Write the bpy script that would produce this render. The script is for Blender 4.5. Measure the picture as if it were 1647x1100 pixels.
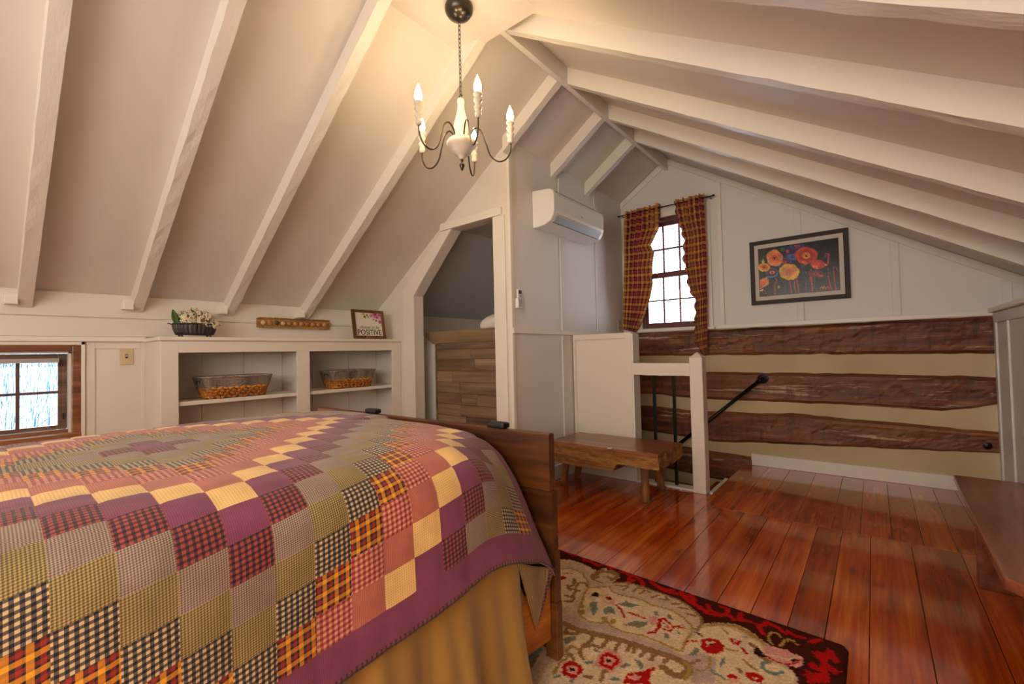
import bpy, math, random
import numpy as np
from mathutils import Vector, Matrix, noise as mnoise
random.seed(7); rng = np.random.default_rng(5)
for o in list(bpy.data.objects): bpy.data.objects.remove(o)
SC = bpy.context.scene; COL = SC.collection
# ------------------------------------------------------------ camera, world, lights, exposure
def srgb(h, a=1.0):
    h = h.lstrip('#'); v = [int(h[i:i+2], 16)/255 for i in (0, 2, 4)]
    return tuple([(c/12.92 if c <= .04045 else ((c+.055)/1.055)**2.4) for c in v]+[a])
yaw, pitch, roll = -0.681621673, 0.0247778337, -0.022773778
f_ = np.array([math.sin(yaw)*math.cos(pitch), math.cos(yaw)*math.cos(pitch), math.sin(pitch)])
r_ = np.array([math.cos(yaw), -math.sin(yaw), 0.0]); u_ = np.cross(r_, f_)
r2 = math.cos(roll)*r_+math.sin(roll)*u_; u2 = -math.sin(roll)*r_+math.cos(roll)*u_
cam = bpy.data.objects.new('camera', bpy.data.cameras.new('camera')); COL.objects.link(cam)
cam.matrix_world = Matrix(((r2[0], u2[0], -f_[0], 0), (r2[1], u2[1], -f_[1], 0), (r2[2], u2[2], -f_[2], 1.1), (0, 0, 0, 1)))
cam.data.sensor_width = 36; cam.data.lens = 36*715.866/1647; cam.data.clip_start = .02
SC.camera = cam
W = bpy.data.worlds.new('world'); SC.world = W; W.use_nodes = True
wn = W.node_tree; bg = wn.nodes['Background']
tc = wn.nodes.new('ShaderNodeTexCoord'); sp = wn.nodes.new('ShaderNodeSeparateXYZ'); rp = wn.nodes.new('ShaderNodeValToRGB')
wn.links.new(tc.outputs['Generated'], sp.inputs[0]); wn.links.new(sp.outputs[2], rp.inputs[0])
rp.color_ramp.elements[0].position = 0.0; rp.color_ramp.elements[0].color = (.97, .98, 1, 1)
rp.color_ramp.elements[1].position = .7; rp.color_ramp.elements[1].color = (.66, .82, 1, 1)
wn.links.new(rp.outputs[0], bg.inputs[0]); bg.inputs[1].default_value = 8.5
def light(name, kind, loc, energy, color, size=.1, rot=(0, 0, 0), sy=None):
    d = bpy.data.lights.new(name, kind); d.energy = energy; d.color = color
    if kind == 'AREA':
        d.size = size
        if sy: d.shape = 'RECTANGLE'; d.size_y = sy
    else: d.shadow_soft_size = size
    o = bpy.data.objects.new(name, d); COL.objects.link(o); o.location = loc; o.rotation_euler = rot
    return o
WARM = (1, .74, .46)
light('rear_fill_area', 'AREA', (-.7, -1.8, 1.75), 62, (1, .92, .84), 2.6, (math.radians(82), 0, 0), 1.3)  # added soft fill behind the camera; the rear wall has no window
light('rear_fill_left', 'POINT', (-3.0, -1.35, 1.25), 8, WARM, .14)  # added warm fill at left rear, no lamp body modelled
light('rear_fill_right', 'POINT', (.35, -1.3, 1.35), 20, WARM, .14)  # stronger warm fill added out of view at right rear
SC.view_settings.view_transform = 'Standard'; SC.view_settings.look = 'None'
SC.view_settings.exposure = 0.5; SC.view_settings.gamma = 1; SC.view_settings.use_curve_mapping = False
# ------------------------------------------------------------ geometry helpers
class MB:
    def __init__(s): s.v = []; s.f = []; s.m = []
    def add(s, vs, fs, mi=0):
        b = len(s.v); s.v += [tuple(map(float, p)) for p in vs]; s.f += [tuple(b+i for i in f) for f in fs]; s.m += [mi]*len(fs); return s
    def box(s, x0, x1, y0, y1, z0, z1, mi=0):
        return s.add([(x0,y0,z0),(x1,y0,z0),(x1,y1,z0),(x0,y1,z0),(x0,y0,z1),(x1,y0,z1),(x1,y1,z1),(x0,y1,z1)],
                     [(0,3,2,1),(4,5,6,7),(0,1,5,4),(1,2,6,5),(2,3,7,6),(3,0,4,7)], mi)
    def hexa(s, p, mi=0):
        return s.add(p, [(0,3,2,1),(4,5,6,7),(0,1,5,4),(1,2,6,5),(2,3,7,6),(3,0,4,7)], mi)
    def prism(s, poly, a0, a1, axis='Y', mi=0):
        n = len(poly)
        def mk(p, a): return {'Y': (p[0], a, p[1]), 'X': (a, p[0], p[1]), 'Z': (p[0], p[1], a)}[axis]
        vs = [mk(p, a0) for p in poly]+[mk(p, a1) for p in poly]
        fs = [tuple(range(n)), tuple(range(2*n-1, n-1, -1))]+[(i, n+i, n+(i+1) % n, (i+1) % n) for i in range(n)]
        return s.add(vs, fs, mi)
    def tube(s, path, r, n=8, mi=0, cap=True, closed=False):
        P = [Vector(p) for p in path]; k = len(P); rr = r if hasattr(r, '__len__') else [r]*k
        up = Vector((0, 0, 1)); prev = None; vs = []
        for i in range(k):
            if closed: t = (P[(i+1) % k]-P[i-1]).normalized()
            else: t = (P[min(i+1, k-1)]-P[max(i-1, 0)]).normalized()
            if prev is None:
                a = t.cross(up); a = a if a.length > .05 else t.cross(Vector((1, 0, 0)))
            else: a = prev-t*prev.dot(t)
            a.normalize(); prev = a; b = t.cross(a)
            vs += [P[i]+(a*math.cos(2*math.pi*j/n)+b*math.sin(2*math.pi*j/n))*rr[i] for j in range(n)]
        fs = []; K = k if closed else k-1
        for i in range(K):
            i2 = (i+1) % k
            for j in range(n): fs.append((i*n+j, i*n+(j+1) % n, i2*n+(j+1) % n, i2*n+j))
        if cap and not closed: fs += [tuple(range(n-1, -1, -1)), tuple((k-1)*n+j for j in range(n))]
        return s.add(vs, fs, mi)
    def lathe(s, prof, c, n=20, mi=0, M=None):
        vs = []
        for r, z in prof:
            for j in range(n):
                p = Vector((r*math.cos(2*math.pi*j/n), r*math.sin(2*math.pi*j/n), z)); p = M @ p if M else p
                vs.append(p+Vector(c))
        fs = [(i*n+j, i*n+(j+1) % n, (i+1)*n+(j+1) % n, (i+1)*n+j) for i in range(len(prof)-1) for j in range(n)]
        fs += [tuple(range(n-1, -1, -1)), tuple((len(prof)-1)*n+j for j in range(n))]
        return s.add(vs, fs, mi)
    def ell(s, c, r, nu=8, nv=6, M=None, mi=0):
        vs = []
        for i in range(nv+1):
            th = math.pi*i/nv
            for j in range(nu):
                p = Vector((r[0]*math.sin(th)*math.cos(2*math.pi*j/nu), r[1]*math.sin(th)*math.sin(2*math.pi*j/nu), r[2]*math.cos(th)))
                vs.append((M @ p if M else p)+Vector(c))
        return s.add(vs, [(i*nu+j, i*nu+(j+1) % nu, (i+1)*nu+(j+1) % nu, (i+1)*nu+j) for i in range(nv) for j in range(nu)], mi)
    def grid(s, fn, nu, nv, mi=0, mf=None):
        b = len(s.v)
        for i in range(nu+1):
            for j in range(nv+1): s.v.append(tuple(map(float, fn(i/nu, j/nv))))
        for i in range(nu):
            for j in range(nv):
                a = b+i*(nv+1)+j; s.f.append((a, a+nv+1, a+nv+2, a+1)); s.m.append(mf(i, j) if mf else mi)
        return s
    def build(s, name, mats, parent=None, smooth=False, bevel=0, kind=None, label=None, seg=2, solid=0, origin=None):
        me = bpy.data.meshes.new(name); V = np.array(s.v)
        base = np.array(origin) if origin is not None else (V.min(0)+V.max(0))/2
        pw = Vector((0, 0, 0))
        q = parent
        while q is not None: pw = pw+q.location; q = q.parent
        me.from_pydata([tuple(p) for p in (V-base)], [], s.f)
        for m in (mats if isinstance(mats, (list, tuple)) else [mats]): me.materials.append(m)
        me.polygons.foreach_set('material_index', s.m)
        if smooth: me.polygons.foreach_set('use_smooth', [True]*len(s.f))
        me.update(); me.validate()
        o = bpy.data.objects.new(name, me); COL.objects.link(o); o.parent = parent; o.location = Vector(base)-pw
        if bevel:
            b = o.modifiers.new('bevel', 'BEVEL'); b.width = bevel; b.segments = seg; b.limit_method = 'ANGLE'; b.angle_limit = math.radians(35)
        if solid:
            b = o.modifiers.new('solid', 'SOLIDIFY'); b.thickness = solid
        if kind: o['kind'] = kind
        if label: o['label'] = label
        return o
def tag(o, label, cat, group=None):
    o['label'] = label; o['category'] = cat
    if group: o['group'] = group
    return o
def thing(name, label, cat, loc, group=None):
    o = bpy.data.objects.new(name, None); COL.objects.link(o); o.location = loc; o.empty_display_size = .05
    return tag(o, label, cat, group)
def bx(*a): return MB().box(*a)
def nz(x, y=0, z=0, k=1.0): return mnoise.noise(Vector((x*k, y*k, z*k)))
# ------------------------------------------------------------ materials
class NT:
    def __init__(s, name, rough=.5, metal=0, **kw):
        s.m = bpy.data.materials.new(name); s.m.use_nodes = True; s.t = s.m.node_tree; s.b = s.t.nodes['Principled BSDF']
        s.b.inputs['Roughness'].default_value = rough; s.b.inputs['Metallic'].default_value = metal
        for k, v in kw.items(): s.b.inputs[k.replace('_', ' ')].default_value = v
    def n(s, ty, **kw):
        x = s.t.nodes.new(ty)
        for k, v in kw.items(): setattr(x, k, v)
        return x
    def l(s, a, b): s.t.links.new(a, b)
    def noise(s, vec, scale, detail=4, rough=.55, dist=0):
        x = s.n('ShaderNodeTexNoise'); x.inputs['Scale'].default_value = scale; x.inputs['Detail'].default_value = detail
        x.inputs['Roughness'].default_value = rough; x.inputs['Distortion'].default_value = dist
        if vec is not None: s.l(vec, x.inputs['Vector'])
        return x.outputs['Fac']
    def obj(s, scale=(1, 1, 1), rand=True):
        tcx = s.n('ShaderNodeTexCoord'); mp = s.n('ShaderNodeMapping'); mp.inputs['Scale'].default_value = scale
        if rand:
            oi = s.n('ShaderNodeObjectInfo'); mu = s.n('ShaderNodeVectorMath', operation='ADD'); sc = s.n('ShaderNodeMath', operation='MULTIPLY'); sc.inputs[1].default_value = 37
            s.l(oi.outputs['Random'], sc.inputs[0]); s.l(tcx.outputs['Object'], mu.inputs[0]); s.l(sc.outputs[0], mu.inputs[1]); s.l(mu.outputs[0], mp.inputs[0])
        else: s.l(tcx.outputs['Object'], mp.inputs[0])
        return mp.outputs[0]
    def math(s, op, a, b=None, c=None):
        x = s.n('ShaderNodeMath', operation=op)
        for i, v in enumerate((a, b, c)):
            if v is None: continue
            if isinstance(v, (int, float)): x.inputs[i].default_value = v
            else: s.l(v, x.inputs[i])
        return x.outputs[0]
    def ramp(s, fac, stops):
        x = s.n('ShaderNodeValToRGB'); e = x.color_ramp.elements
        while len(e) < len(stops): e.new(.5)
        for i, (p, c) in enumerate(stops): e[i].position = p; e[i].color = srgb(c) if isinstance(c, str) else c
        s.l(fac, x.inputs[0]); return x.outputs[0]
    def mix(s, fac, a, b, mode='MIX'):
        x = s.n('ShaderNodeMix'); x.data_type = 'RGBA'; x.blend_type = mode
        for sock, v in ((x.inputs[0], fac), (x.inputs[6], a), (x.inputs[7], b)):
            if isinstance(v, (int, float)): sock.default_value = v
            elif isinstance(v, str): sock.default_value = srgb(v)
            elif isinstance(v, tuple): sock.default_value = v
            else: s.l(v, sock)
        return x.outputs[2]
    def col(s, c):
        if isinstance(c, (str, tuple)): s.b.inputs['Base Color'].default_value = srgb(c) if isinstance(c, str) else c
        else: s.l(c, s.b.inputs['Base Color'])
        return s
    def bump(s, h, strength=.3, dist=.002):
        x = s.n('ShaderNodeBump'); x.inputs['Strength'].default_value = strength; x.inputs['Distance'].default_value = dist
        s.l(h, x.inputs['Height']); s.l(x.outputs[0], s.b.inputs['Normal']); return s
def plain(name, c, rough=.5, metal=0, **kw): return NT(name, rough, metal, **kw).col(c).m
def paint(name, c, rough=.45, k=1.0, grain=(1, 1, 1), sc=30, c2=None, **kw):
    t = NT(name, rough, **kw); o = t.obj(grain)
    a = t.noise(o, sc, 5, .6); t.bump(a, .35*k, .003)
    if c2: t.col(t.mix(t.ramp(t.noise(o, 1.6, 3), [(.35, '#000000'), (.7, '#ffffff')]), c, c2))
    else: t.col(c)
    return t.m
def wood(name, c1, c2, c3, axis='Y', rough=.5, coat=0, var=None, bump=.3, sc=1.0, stretch=14, knots=0, cr=.12, spec=.5, white=0, hack=0):
    t = NT(name, rough); s_ = [stretch]*3; s_['XYZ'.index(axis)] = .9; s_ = [q*sc for q in s_]
    o = t.obj(tuple(s_)); a = t.noise(o, 1.0, 6, .62, .12)
    s2 = [stretch*6]*3; s2['XYZ'.index(axis)] = 2.2; fine = t.noise(t.obj(tuple(q*sc for q in s2)), 1.0, 3, .6)
    f = t.math('ADD', t.math('MULTIPLY', a, .75), t.math('MULTIPLY', fine, .25))
    c = t.ramp(f, [(.34, c1), (.5, c2), (.66, c3)])
    if var:
        oi = t.n('ShaderNodeObjectInfo'); r = t.ramp(oi.outputs['Random'], [(i/(len(var)-1), v) for i, v in enumerate(var)])
        c = t.mix(1.0, c, r, 'MULTIPLY')
    if knots:
        v = t.n('ShaderNodeTexVoronoi'); v.inputs['Scale'].default_value = 1.0; k_ = [6.0]*3; k_['XYZ'.index(axis)] = 2.2
        t.l(t.obj(tuple(k_)), v.inputs['Vector']); kf = t.ramp(v.outputs['Distance'], [(.05, '#ffffff'), (.17, '#000000')])
        c = t.mix(t.math('MULTIPLY', kf, knots), c, '#1c0804')
    if white:
        wf = t.ramp(t.noise(t.obj(tuple(q*.9 for q in s_)), 1.3, 7, .7), [(.585, '#000000'), (.63, '#ffffff')])
        c = t.mix(t.math('MULTIPLY', wf, white), c, '#c9b596')
    if hack:
        hf = t.ramp(t.noise(t.obj((22, 22, 3.5)), 1.0, 4, .6), [(.38, '#ffffff'), (.47, '#000000')]); c = t.mix(t.math('MULTIPLY', hf, hack*.75), c, '#2a1209')
        big = t.ramp(t.noise(t.obj((1.1, 3, 3)), 1.0, 3), [(.40, '#000000'), (.62, '#ffffff')]); c = t.mix(t.math('MULTIPLY', big, .45), c, '#8a5a34')
        f = t.math('SUBTRACT', f, t.math('MULTIPLY', hf, .25))
    t.col(c); t.bump(f, bump, .003)
    t.b.inputs['Coat Weight'].default_value = coat; t.b.inputs['Coat Roughness'].default_value = cr; t.b.inputs['Specular IOR Level'].default_value = spec
    return t.m
M_wall = paint('white_wall_paint', '#dcd6cc', .5, .5, c2='#d6d0c4')
M_wall2 = paint('cool_white_wall_paint', '#dbd9d6', .5, .4)
M_ceil = paint('white_ceiling_paint', '#dbd4ca', .55, .35, sc=12, c2='#d3ccc2')
M_raf = paint('rough_white_beam_paint', '#ddd7cc', .5, 1.6, (18, 1.5, 18), 5)
M_rafX = paint('rough_white_rafter_paint', '#ddd7cc', .42, 1.6, (1.5, 18, 8), 5)
M_trim = paint('white_trim_paint', '#e2ddd3', .38, .3)
M_case = paint('white_bookcase_paint', '#dcd4c8', .4, .3)
M_floor = wood('varnished_pine', '#84300e', '#bf581c', '#dd8632', 'Y', .15, .7, ['#dcc8c0', '#fff4ea', '#f0d8cc', '#ffe8d8', '#d4bcb4'], .10, 1.0, 11, .45, .06)
M_sub = plain('dark_subfloor', '#1a0c07', .9)
M_log = wood('hewn_log', '#321a0f', '#643218', '#9c5e34', 'X', .55, .0, None, 1.0, 1.0, 16, .3, white=.85, hack=.7)
M_chink = paint('tan_chinking', '#c8b894', .85, 1.2, sc=45, c2='#b8a682')
M_bench = wood('rustic_bench_top_wood', '#4a2312', '#824222', '#a86440', 'X', .32, .35, None, .4, 1.0, 14, .3)
M_bside = wood('rough_bench_side_wood', '#382210', '#8a5a2a', '#b88c4c', 'X', .8, 0, None, 1.0, 1.2, 16, .3)
M_blog = wood('peeled_log_leg_wood', '#5a3517', '#93622f', '#b88648', 'Z', .7, 0, None, .8, 1.3, 14)
M_foot = wood('footboard_wood', '#26130a', '#573012', '#855020', 'X', .42, .2, None, .5, .8, 9, .4)
M_rail = wood('orange_pine_rail', '#8a4a14', '#b5691f', '#c97d2c', 'Y', .45, .2, None, .2)
M_table = wood('dark_red_bench_wood', '#34180e', '#743a26', '#a0603e', 'Y', .3, .5, None, .3, .8, 8, .3)
M_win = wood('stained_window_wood', '#4a2410', '#7e4822', '#a0683a', 'Z', .45, .2, None, .2)
M_winY = wood('stained_casing_wood', '#45220f', '#7c4a2a', '#a06c46', 'Y', .45, .2, None, .2)
M_sash = wood('weathered_sash_wood', '#45301f', '#6c5040', '#8a6c58', 'Y', .5, .1, None, .2)
M_winR = plain('red_brown_sash_paint', '#5c2420', .4)
M_munt = plain('grey_brown_muntin', '#5a4740', .5)
M_plank = wood('grey_barnwood', '#564838', '#8a7660', '#a8967e', 'X', .7, 0, ['#d8ccc0', '#fff4ea', '#e8dccf', '#d0c4b8', '#f0e4d8'], .4, 1.0, 12, .3)
M_cap = wood('oak_top_rail', '#604c36', '#826a4e', '#947c5c', 'X', .5, .1, None, .2)
M_black = plain('black_iron', '#141414', .35, .6)
M_blk = plain('black_plastic', '#171719', .5)
M_bronze = plain('aged_nickel', '#4c473f', .3, .9)
M_arm = plain('dark_bronze_arm', '#4a4138', .4, .8)
M_turn = paint('distressed_white_turning', '#e6ddcc', .4, .6, c2='#cdbfa6')
M_white = plain('white_plastic', '#e4e3e0', .3)
M_grey = plain('grey_plastic', '#8d9195', .45)
M_dslot = plain('dark_slot', '#1b1c1e', .6)
M_beige = plain('beige_switch_plastic', '#c3b48e', .4)
M_slat = plain('grey_white_blind_slat', '#a8a2a4', .5)
t = NT('hot_bulb', .3); t.b.inputs['Emission Color'].default_value = (1, .80, .50, 1); t.b.inputs['Emission Strength'].default_value = 22; t.col('#fff0d0'); M_bulb = t.m
t = NT('window_glass', .02); tr = t.n('ShaderNodeBsdfTransparent'); gl = t.n('ShaderNodeBsdfGlossy'); gl.inputs['Roughness'].default_value = .02
fr = t.n('ShaderNodeFresnel'); fr.inputs[0].default_value = 1.3; mx = t.n('ShaderNodeMixShader'); t.l(fr.outputs[0], mx.inputs[0]); t.l(tr.outputs[0], mx.inputs[1]); t.l(gl.outputs[0], mx.inputs[2])
t.l(mx.outputs[0], t.t.nodes['Material Output'].inputs['Surface']); M_glass = t.m
# cloth checks: u,v in metres from the UV map
def checkmat(name, base, a, b, mid, p, duty=.5, third=None, plaid=False, weave=.3):
    t = NT(name, .9); uv = t.n('ShaderNodeUVMap'); sp_ = t.n('ShaderNodeSeparateXYZ'); t.l(uv.outputs[0], sp_.inputs[0])
    def st(o_, per, d): return t.math('LESS_THAN', t.math('FRACT', t.math('DIVIDE', t.math('ADD', o_, 50.0), per)), d)
    if base is not None: c = base
    if plaid:
        rs = []
        for o_ in (0, 1):
            fx = t.math('FRACT', t.math('DIVIDE', t.math('ADD', sp_.outputs[o_], 50.0), p))
            x_ = t.n('ShaderNodeValToRGB'); x_.color_ramp.interpolation = 'CONSTANT'; e_ = x_.color_ramp.elements
            for q_ in range(2): e_.new(.5)
            for q_, (ps, cc_) in enumerate(((0, third), (.34, a), (.58, mid), (.84, b))): e_[q_].position = ps; e_[q_].color = srgb(cc_)
            t.l(fx, x_.inputs[0]); rs.append(x_.outputs[0])
        c = t.mix(.5, rs[0], rs[1])
    elif a is not None:
        X = st(sp_.outputs[0], p, duty); Y = st(sp_.outputs[1], p, duty)
        c = t.mix(t.math('MULTIPLY', t.math('ADD', X, Y), .5), b, mid) if mid else b
        c = t.mix(t.math('ADD', t.math('MULTIPLY', X, Y), 0), c, a)
        if mid:
            lone = t.math('ABSOLUTE', t.math('SUBTRACT', X, Y)); c = t.mix(lone, t.mix(t.math('MULTIPLY', X, Y), b, a), mid)
    tcx = t.n('ShaderNodeTexCoord'); n1 = t.noise(tcx.outputs['Object'], 9, 4); n2 = t.noise(tcx.outputs['Object'], 260, 2)
    c = t.mix(.35, c, t.ramp(n1, [(.3, '#8a8078'), (.7, '#ffffff')]), 'MULTIPLY')
    t.col(c); t.bump(n2, weave, .002); t.b.inputs['Sheen Weight'].default_value = .15
    return t.m
Q = [checkmat('plum_cloth', None, '#642a48', '#86405e', None, .004),
     checkmat('maroon_black_check_cloth', None, '#1c1620', '#a04638', '#5c2630', .0115, .45),
     checkmat('mauve_taupe_check_cloth', None, '#5c4c48', '#b49c88', '#8c7868', .0045),
     checkmat('olive_tan_check_cloth', None, '#544a28', '#b89e62', '#887446', .0050),
     checkmat('black_cream_gingham_cloth', None, '#14151d', '#d2b68c', '#5d5142', .0115, .5),
     checkmat('amber_red_black_plaid_cloth', None, '#1c1420', '#16141e', '#9c2c18', .026, .5, '#f0a424', True),
     checkmat('red_cream_gingham_cloth', None, '#8c2434', '#d4a080', '#b45c4c', .0125, .5),
     checkmat('salmon_cloth', None, '#9c4c3e', '#bc6e5a', None, .0045),
     checkmat('cream_yellow_cloth', None, '#d8a860', '#f0c880', None, .006)]
M_piping = checkmat('plum_black_binding_cloth', None, '#16121a', '#8a4650', '#4a2630', .012, .4)
M_back = checkmat('tan_black_backing_cloth', None, '#5c4626', '#b08a50', '#86683a', .006)
M_skirt = NT('ochre_cotton', .8); _o = M_skirt.obj(); M_skirt.col(M_skirt.mix(M_skirt.noise(_o, 3), '#8a6420', '#a2782c')); M_skirt.bump(M_skirt.noise(_o, 300, 2), .2, .001); M_skirt.b.inputs['Sheen Weight'].default_value = .3; M_skirt = M_skirt.m
M_curt = checkmat('red_amber_black_curtain_check', None, '#241a2c', '#1c1624', '#b0343e', .080, .5, '#e8a040', True)
M_linen = paint('white_linen', '#ded9d2', .9, .5, sc=20)
def vcol(name, rough=.9, bump=0, sc=300, sheen=0, spec=.3):
    t = NT(name, rough); a = t.n('ShaderNodeAttribute'); a.attribute_name = 'Col'; t.col(a.outputs['Color'])
    t.b.inputs['Sheen Weight'].default_value = sheen; t.b.inputs['Specular IOR Level'].default_value = spec
    if bump: tcx = t.n('ShaderNodeTexCoord'); t.bump(t.noise(tcx.outputs['Object'], sc, 3), bump, .004)
    return t.m
M_rug = vcol('hooked_wool', 1.0, .8, 160, 0, .05); M_art = vcol('printed_paper', .25)
# ------------------------------------------------------------ room shell
LX, RX, GY, BY = -3.96, .686, 4.685, -1.9          # left wall, right wall, gable wall, wall behind the camera
RDX, PK, SL, SR = -1.64, 3.13, .68, .635            # ridge x, ridge height, slopes
CY, AX = 2.68, -2.17                                # closet wall, wall with the air conditioner
HY = 3.56                                           # half wall and railing
def zl(x, off=0): return PK-off+SL*(x-RDX)
def zr(x, off=0): return PK-off-SR*(x-RDX)
# floor
fl = MB(); fl.box(LX-.1, 1.3, BY, HY+.02, -.06, -.022); fl.box(-.99, 1.3, HY+.02, GY, -.06, -.022)
fl.box(LX-.1, AX-.1, HY+.02, GY, -.06, -.022); fl.box(AX-.1, -.9, HY, GY+.2, -2.7, -2.6)
floor = fl.build('floor', M_sub, kind='structure')
near = [-3.96, -3.76, -3.56, -3.34, -3.16, -2.96, -2.76, -2.58, -2.38, -2.2, -2.04, -1.86, -1.70, -1.50, -1.29, -1.117, -.955, -.835, -.705, -.565, -.433, -.30, -.18, -.048, .124, .32, .51, .686]
far = [-.985, -.783, -.613, -.423, -.235, -.097, .047, .179, .313, .435, .56, .686]
LB_ = 2.92
def board(x0, x1, y0, y1):
    g = .0011; dz = random.uniform(-.0012, .0)
    MB().box(x0+g, x1-g, y0+.0015, y1-.0015, -.022, dz).build('floor_board', M_floor, floor, bevel=.0014, seg=1)
for i in range(len(near)-1):
    x0, x1 = near[i], near[i+1]
    if x1 <= -.95: 
        e = HY if x1 > AX else (CY if x0 < AX-.01 else HY)
        cut = random.uniform(-.6, .6)
        if x1 < -2.3: board(x0, x1, BY, cut); board(x0, x1, cut, LB_+0 if x0 > -3.4 else CY)
        else: board(x0, x1, BY, cut); board(x0, x1, cut, e)
    else: board(x0, x1, BY, 3.30)
for i in range(len(far)-1): board(far[i], far[i+1], 3.30, GY)
# ceiling
ce = MB()
ce.hexa([(LX-.2, BY, zl(LX-.2)), (RDX, BY, PK), (RDX, GY+.1, PK), (LX-.2, GY+.1, zl(LX-.2)), (LX-.2, BY, zl(LX-.2)+.05), (RDX, BY, PK+.05), (RDX, GY+.1, PK+.05), (LX-.2, GY+.1, zl(LX-.2)+.05)])
ce.hexa([(RDX, BY, PK), (1.3, BY, zr(1.3)), (1.3, GY+.1, zr(1.3)), (RDX, GY+.1, PK), (RDX, BY, PK+.05), (1.3, BY, zr(1.3)+.05), (1.3, GY+.1, zr(1.3)+.05), (RDX, GY+.1, PK+.05)])
ceiling = ce.build('ceiling', M_ceil, kind='structure')
def rough_bar(p0, p1, w, d, n, seed, amp=.0035):
    """bar from p0 to p1 (top centre line), width w along Y, vertical depth d, wavy hand-hewn faces"""
    P0, P1 = Vector(p0), Vector(p1); ring = [(-w/2, 0), (-w/2, -d), (0, -d), (w/2, -d), (w/2, 0)]; m = MB(); vs = []
    for i in range(n+1):
        c = P0.lerp(P1, i/n)
        for j, (a, b) in enumerate(ring):
            k = amp if b else 0
            vs.append((c.x, c.y+a+k*nz(i*.45, j*3, seed), c.z+b+k*1.6*nz(i*.5, j*5+9, seed)))
    fs = [(i*5+j, i*5+(j+1) % 5, (i+1)*5+(j+1) % 5, (i+1)*5+j) for i in range(n) for j in range(5)]+[(4, 3, 2, 1, 0), tuple(n*5+j for j in range(5))]
    return m.add(vs, fs)
RD = .12
for k, y in enumerate([-1.1, -.42, .23, .755, 1.32, 1.925]):
    rough_bar((LX, y, zl(LX)), (RDX, y, PK), .062, RD, 40, k).build('rafter', M_rafX, ceiling)
    bx(LX, LX+.085, y-.085, y-.031, zl(LX)-.10, zl(LX)-.035).build('lookout_block', M_trim, ceiling, bevel=.003)
for k, y in enumerate([2.64, 3.30, 3.90]):
    rough_bar((AX, y, zl(AX)), (RDX, y, PK), .06, RD, 14, k+10).build('rafter', M_rafX, ceiling)
for k, y in enumerate([-1.1, -.42, .22, .84, 1.45, 2.015, 2.72, 3.35, 3.86]):
    rough_bar((RDX, y, PK), (1.2, y, zr(1.2)), .062, RD, 44, k+20).build('rafter', M_rafX, ceiling)
MB().prism([(RDX-.018, PK), (RDX+.018, PK), (RDX+.018, PK-.135), (RDX-.018, PK-.135)], 1.9, GY).build('ridge_board', M_trim, ceiling, bevel=.002)
MB().prism([(-1.916, 2.945), (-1.345, 2.945), (-1.40, 2.979), (-1.86, 2.979)], -1.2, 1.945).build('ridge_panel', M_ceil, ceiling)
# left knee wall, window_2 opening
WY0, WY1, WZ0, WZ1 = -.36, .432, .66, 1.205
lw = MB()
for a in ((BY, WY0, 0, 1.56), (WY1, CY+2.1, 0, 1.56), (WY0, WY1, 0, WZ0), (WY0, WY1, WZ1, 1.56)): lw.box(LX-.14, LX, *a)
wl = lw.build('wall_left', M_wall, kind='structure')
bx(LX, LX+.012, BY, CY, 1.27, 1.392).build('horizontal_board', M_wall, wl, bevel=.003)
bx(LX, LX+.010, BY, CY, 1.396, 1.548).build('horizontal_board', M_wall, wl, bevel=.003)
bx(LX, LX+.035, BY, .80, 1.236, 1.268).build('ledge', M_trim, wl, bevel=.004)
for y in (.52, .80): bx(LX, LX+.008, y-.022, y+.022, 0, 1.235).build('batten', M_wall, wl, bevel=.002)
bx(LX, LX+.008, .542, .778, 1.19, 1.235).build('batten', M_wall, wl, bevel=.002)
bx(LX, LX+.02, WY1+.042, WY1+.062, .4, 1.236).build('edge_strip', M_trim, wl, bevel=.002)
bx(LX, LX+.02, WY0-.06, WY1+.062, 1.215, 1.236).build('edge_strip', M_trim, wl, bevel=.002)
# right knee wall
rw = bx(RX, RX+.06, BY, GY, 0, 1.31).build('wall_right', M_wall2, kind='structure')
bx(RX-.035, 1.21, BY, GY-.002, 1.312, 1.345).build('ledge', M_trim, rw, bevel=.006)
for y in (4.64, 4.28, 3.66, 3.05, 2.4): bx(RX-.012, RX, y-.03, y+.03, 0, 1.24).build('batten', M_wall2, rw, bevel=.003)
bx(RX-.012, RX, BY, GY, 1.24, 1.31).build('frieze_rail', M_wall2, rw, bevel=.003)
# wall behind the camera
bw = MB().prism([(LX, 0), (1.3, 0), (1.3, zr(1.3)), (RDX, PK), (LX, zl(LX))], BY-.08, BY).build('wall_behind', M_wall, kind='structure')
# closet wall
OPX0, OPX1, OPC, OPZ, OPL = -3.344, -2.33, -2.812, 2.19, 1.66
cw = MB(); T = .10
cw.prism([(LX, 0), (OPX0, 0), (OPX0, zl(OPX0)), (LX, zl(LX))], CY, CY+T)
cw.prism([(OPX0, OPL), (OPC, OPZ), (OPC, zl(OPC)), (OPX0, zl(OPX0))], CY, CY+T)
cw.prism([(OPC, OPZ), (OPX1, OPZ), (OPX1, zl(OPX1)), (OPC, zl(OPC))], CY, CY+T)
cw.prism([(OPX1, 0), (AX, 0), (AX, zl(AX)), (OPX1, zl(OPX1))], CY, CY+T)
wc = cw.build('wall_closet', M_wall, kind='structure')
bx(OPX0-.155, OPX0+.004, CY-.018, CY, 0, OPL+.0).build('jamb_trim', M_trim, wc, bevel=.003)
bx(OPX1-.004, OPX1+.115, CY-.018, CY, 0, OPZ).build('jamb_trim', M_trim, wc, bevel=.003)
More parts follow.
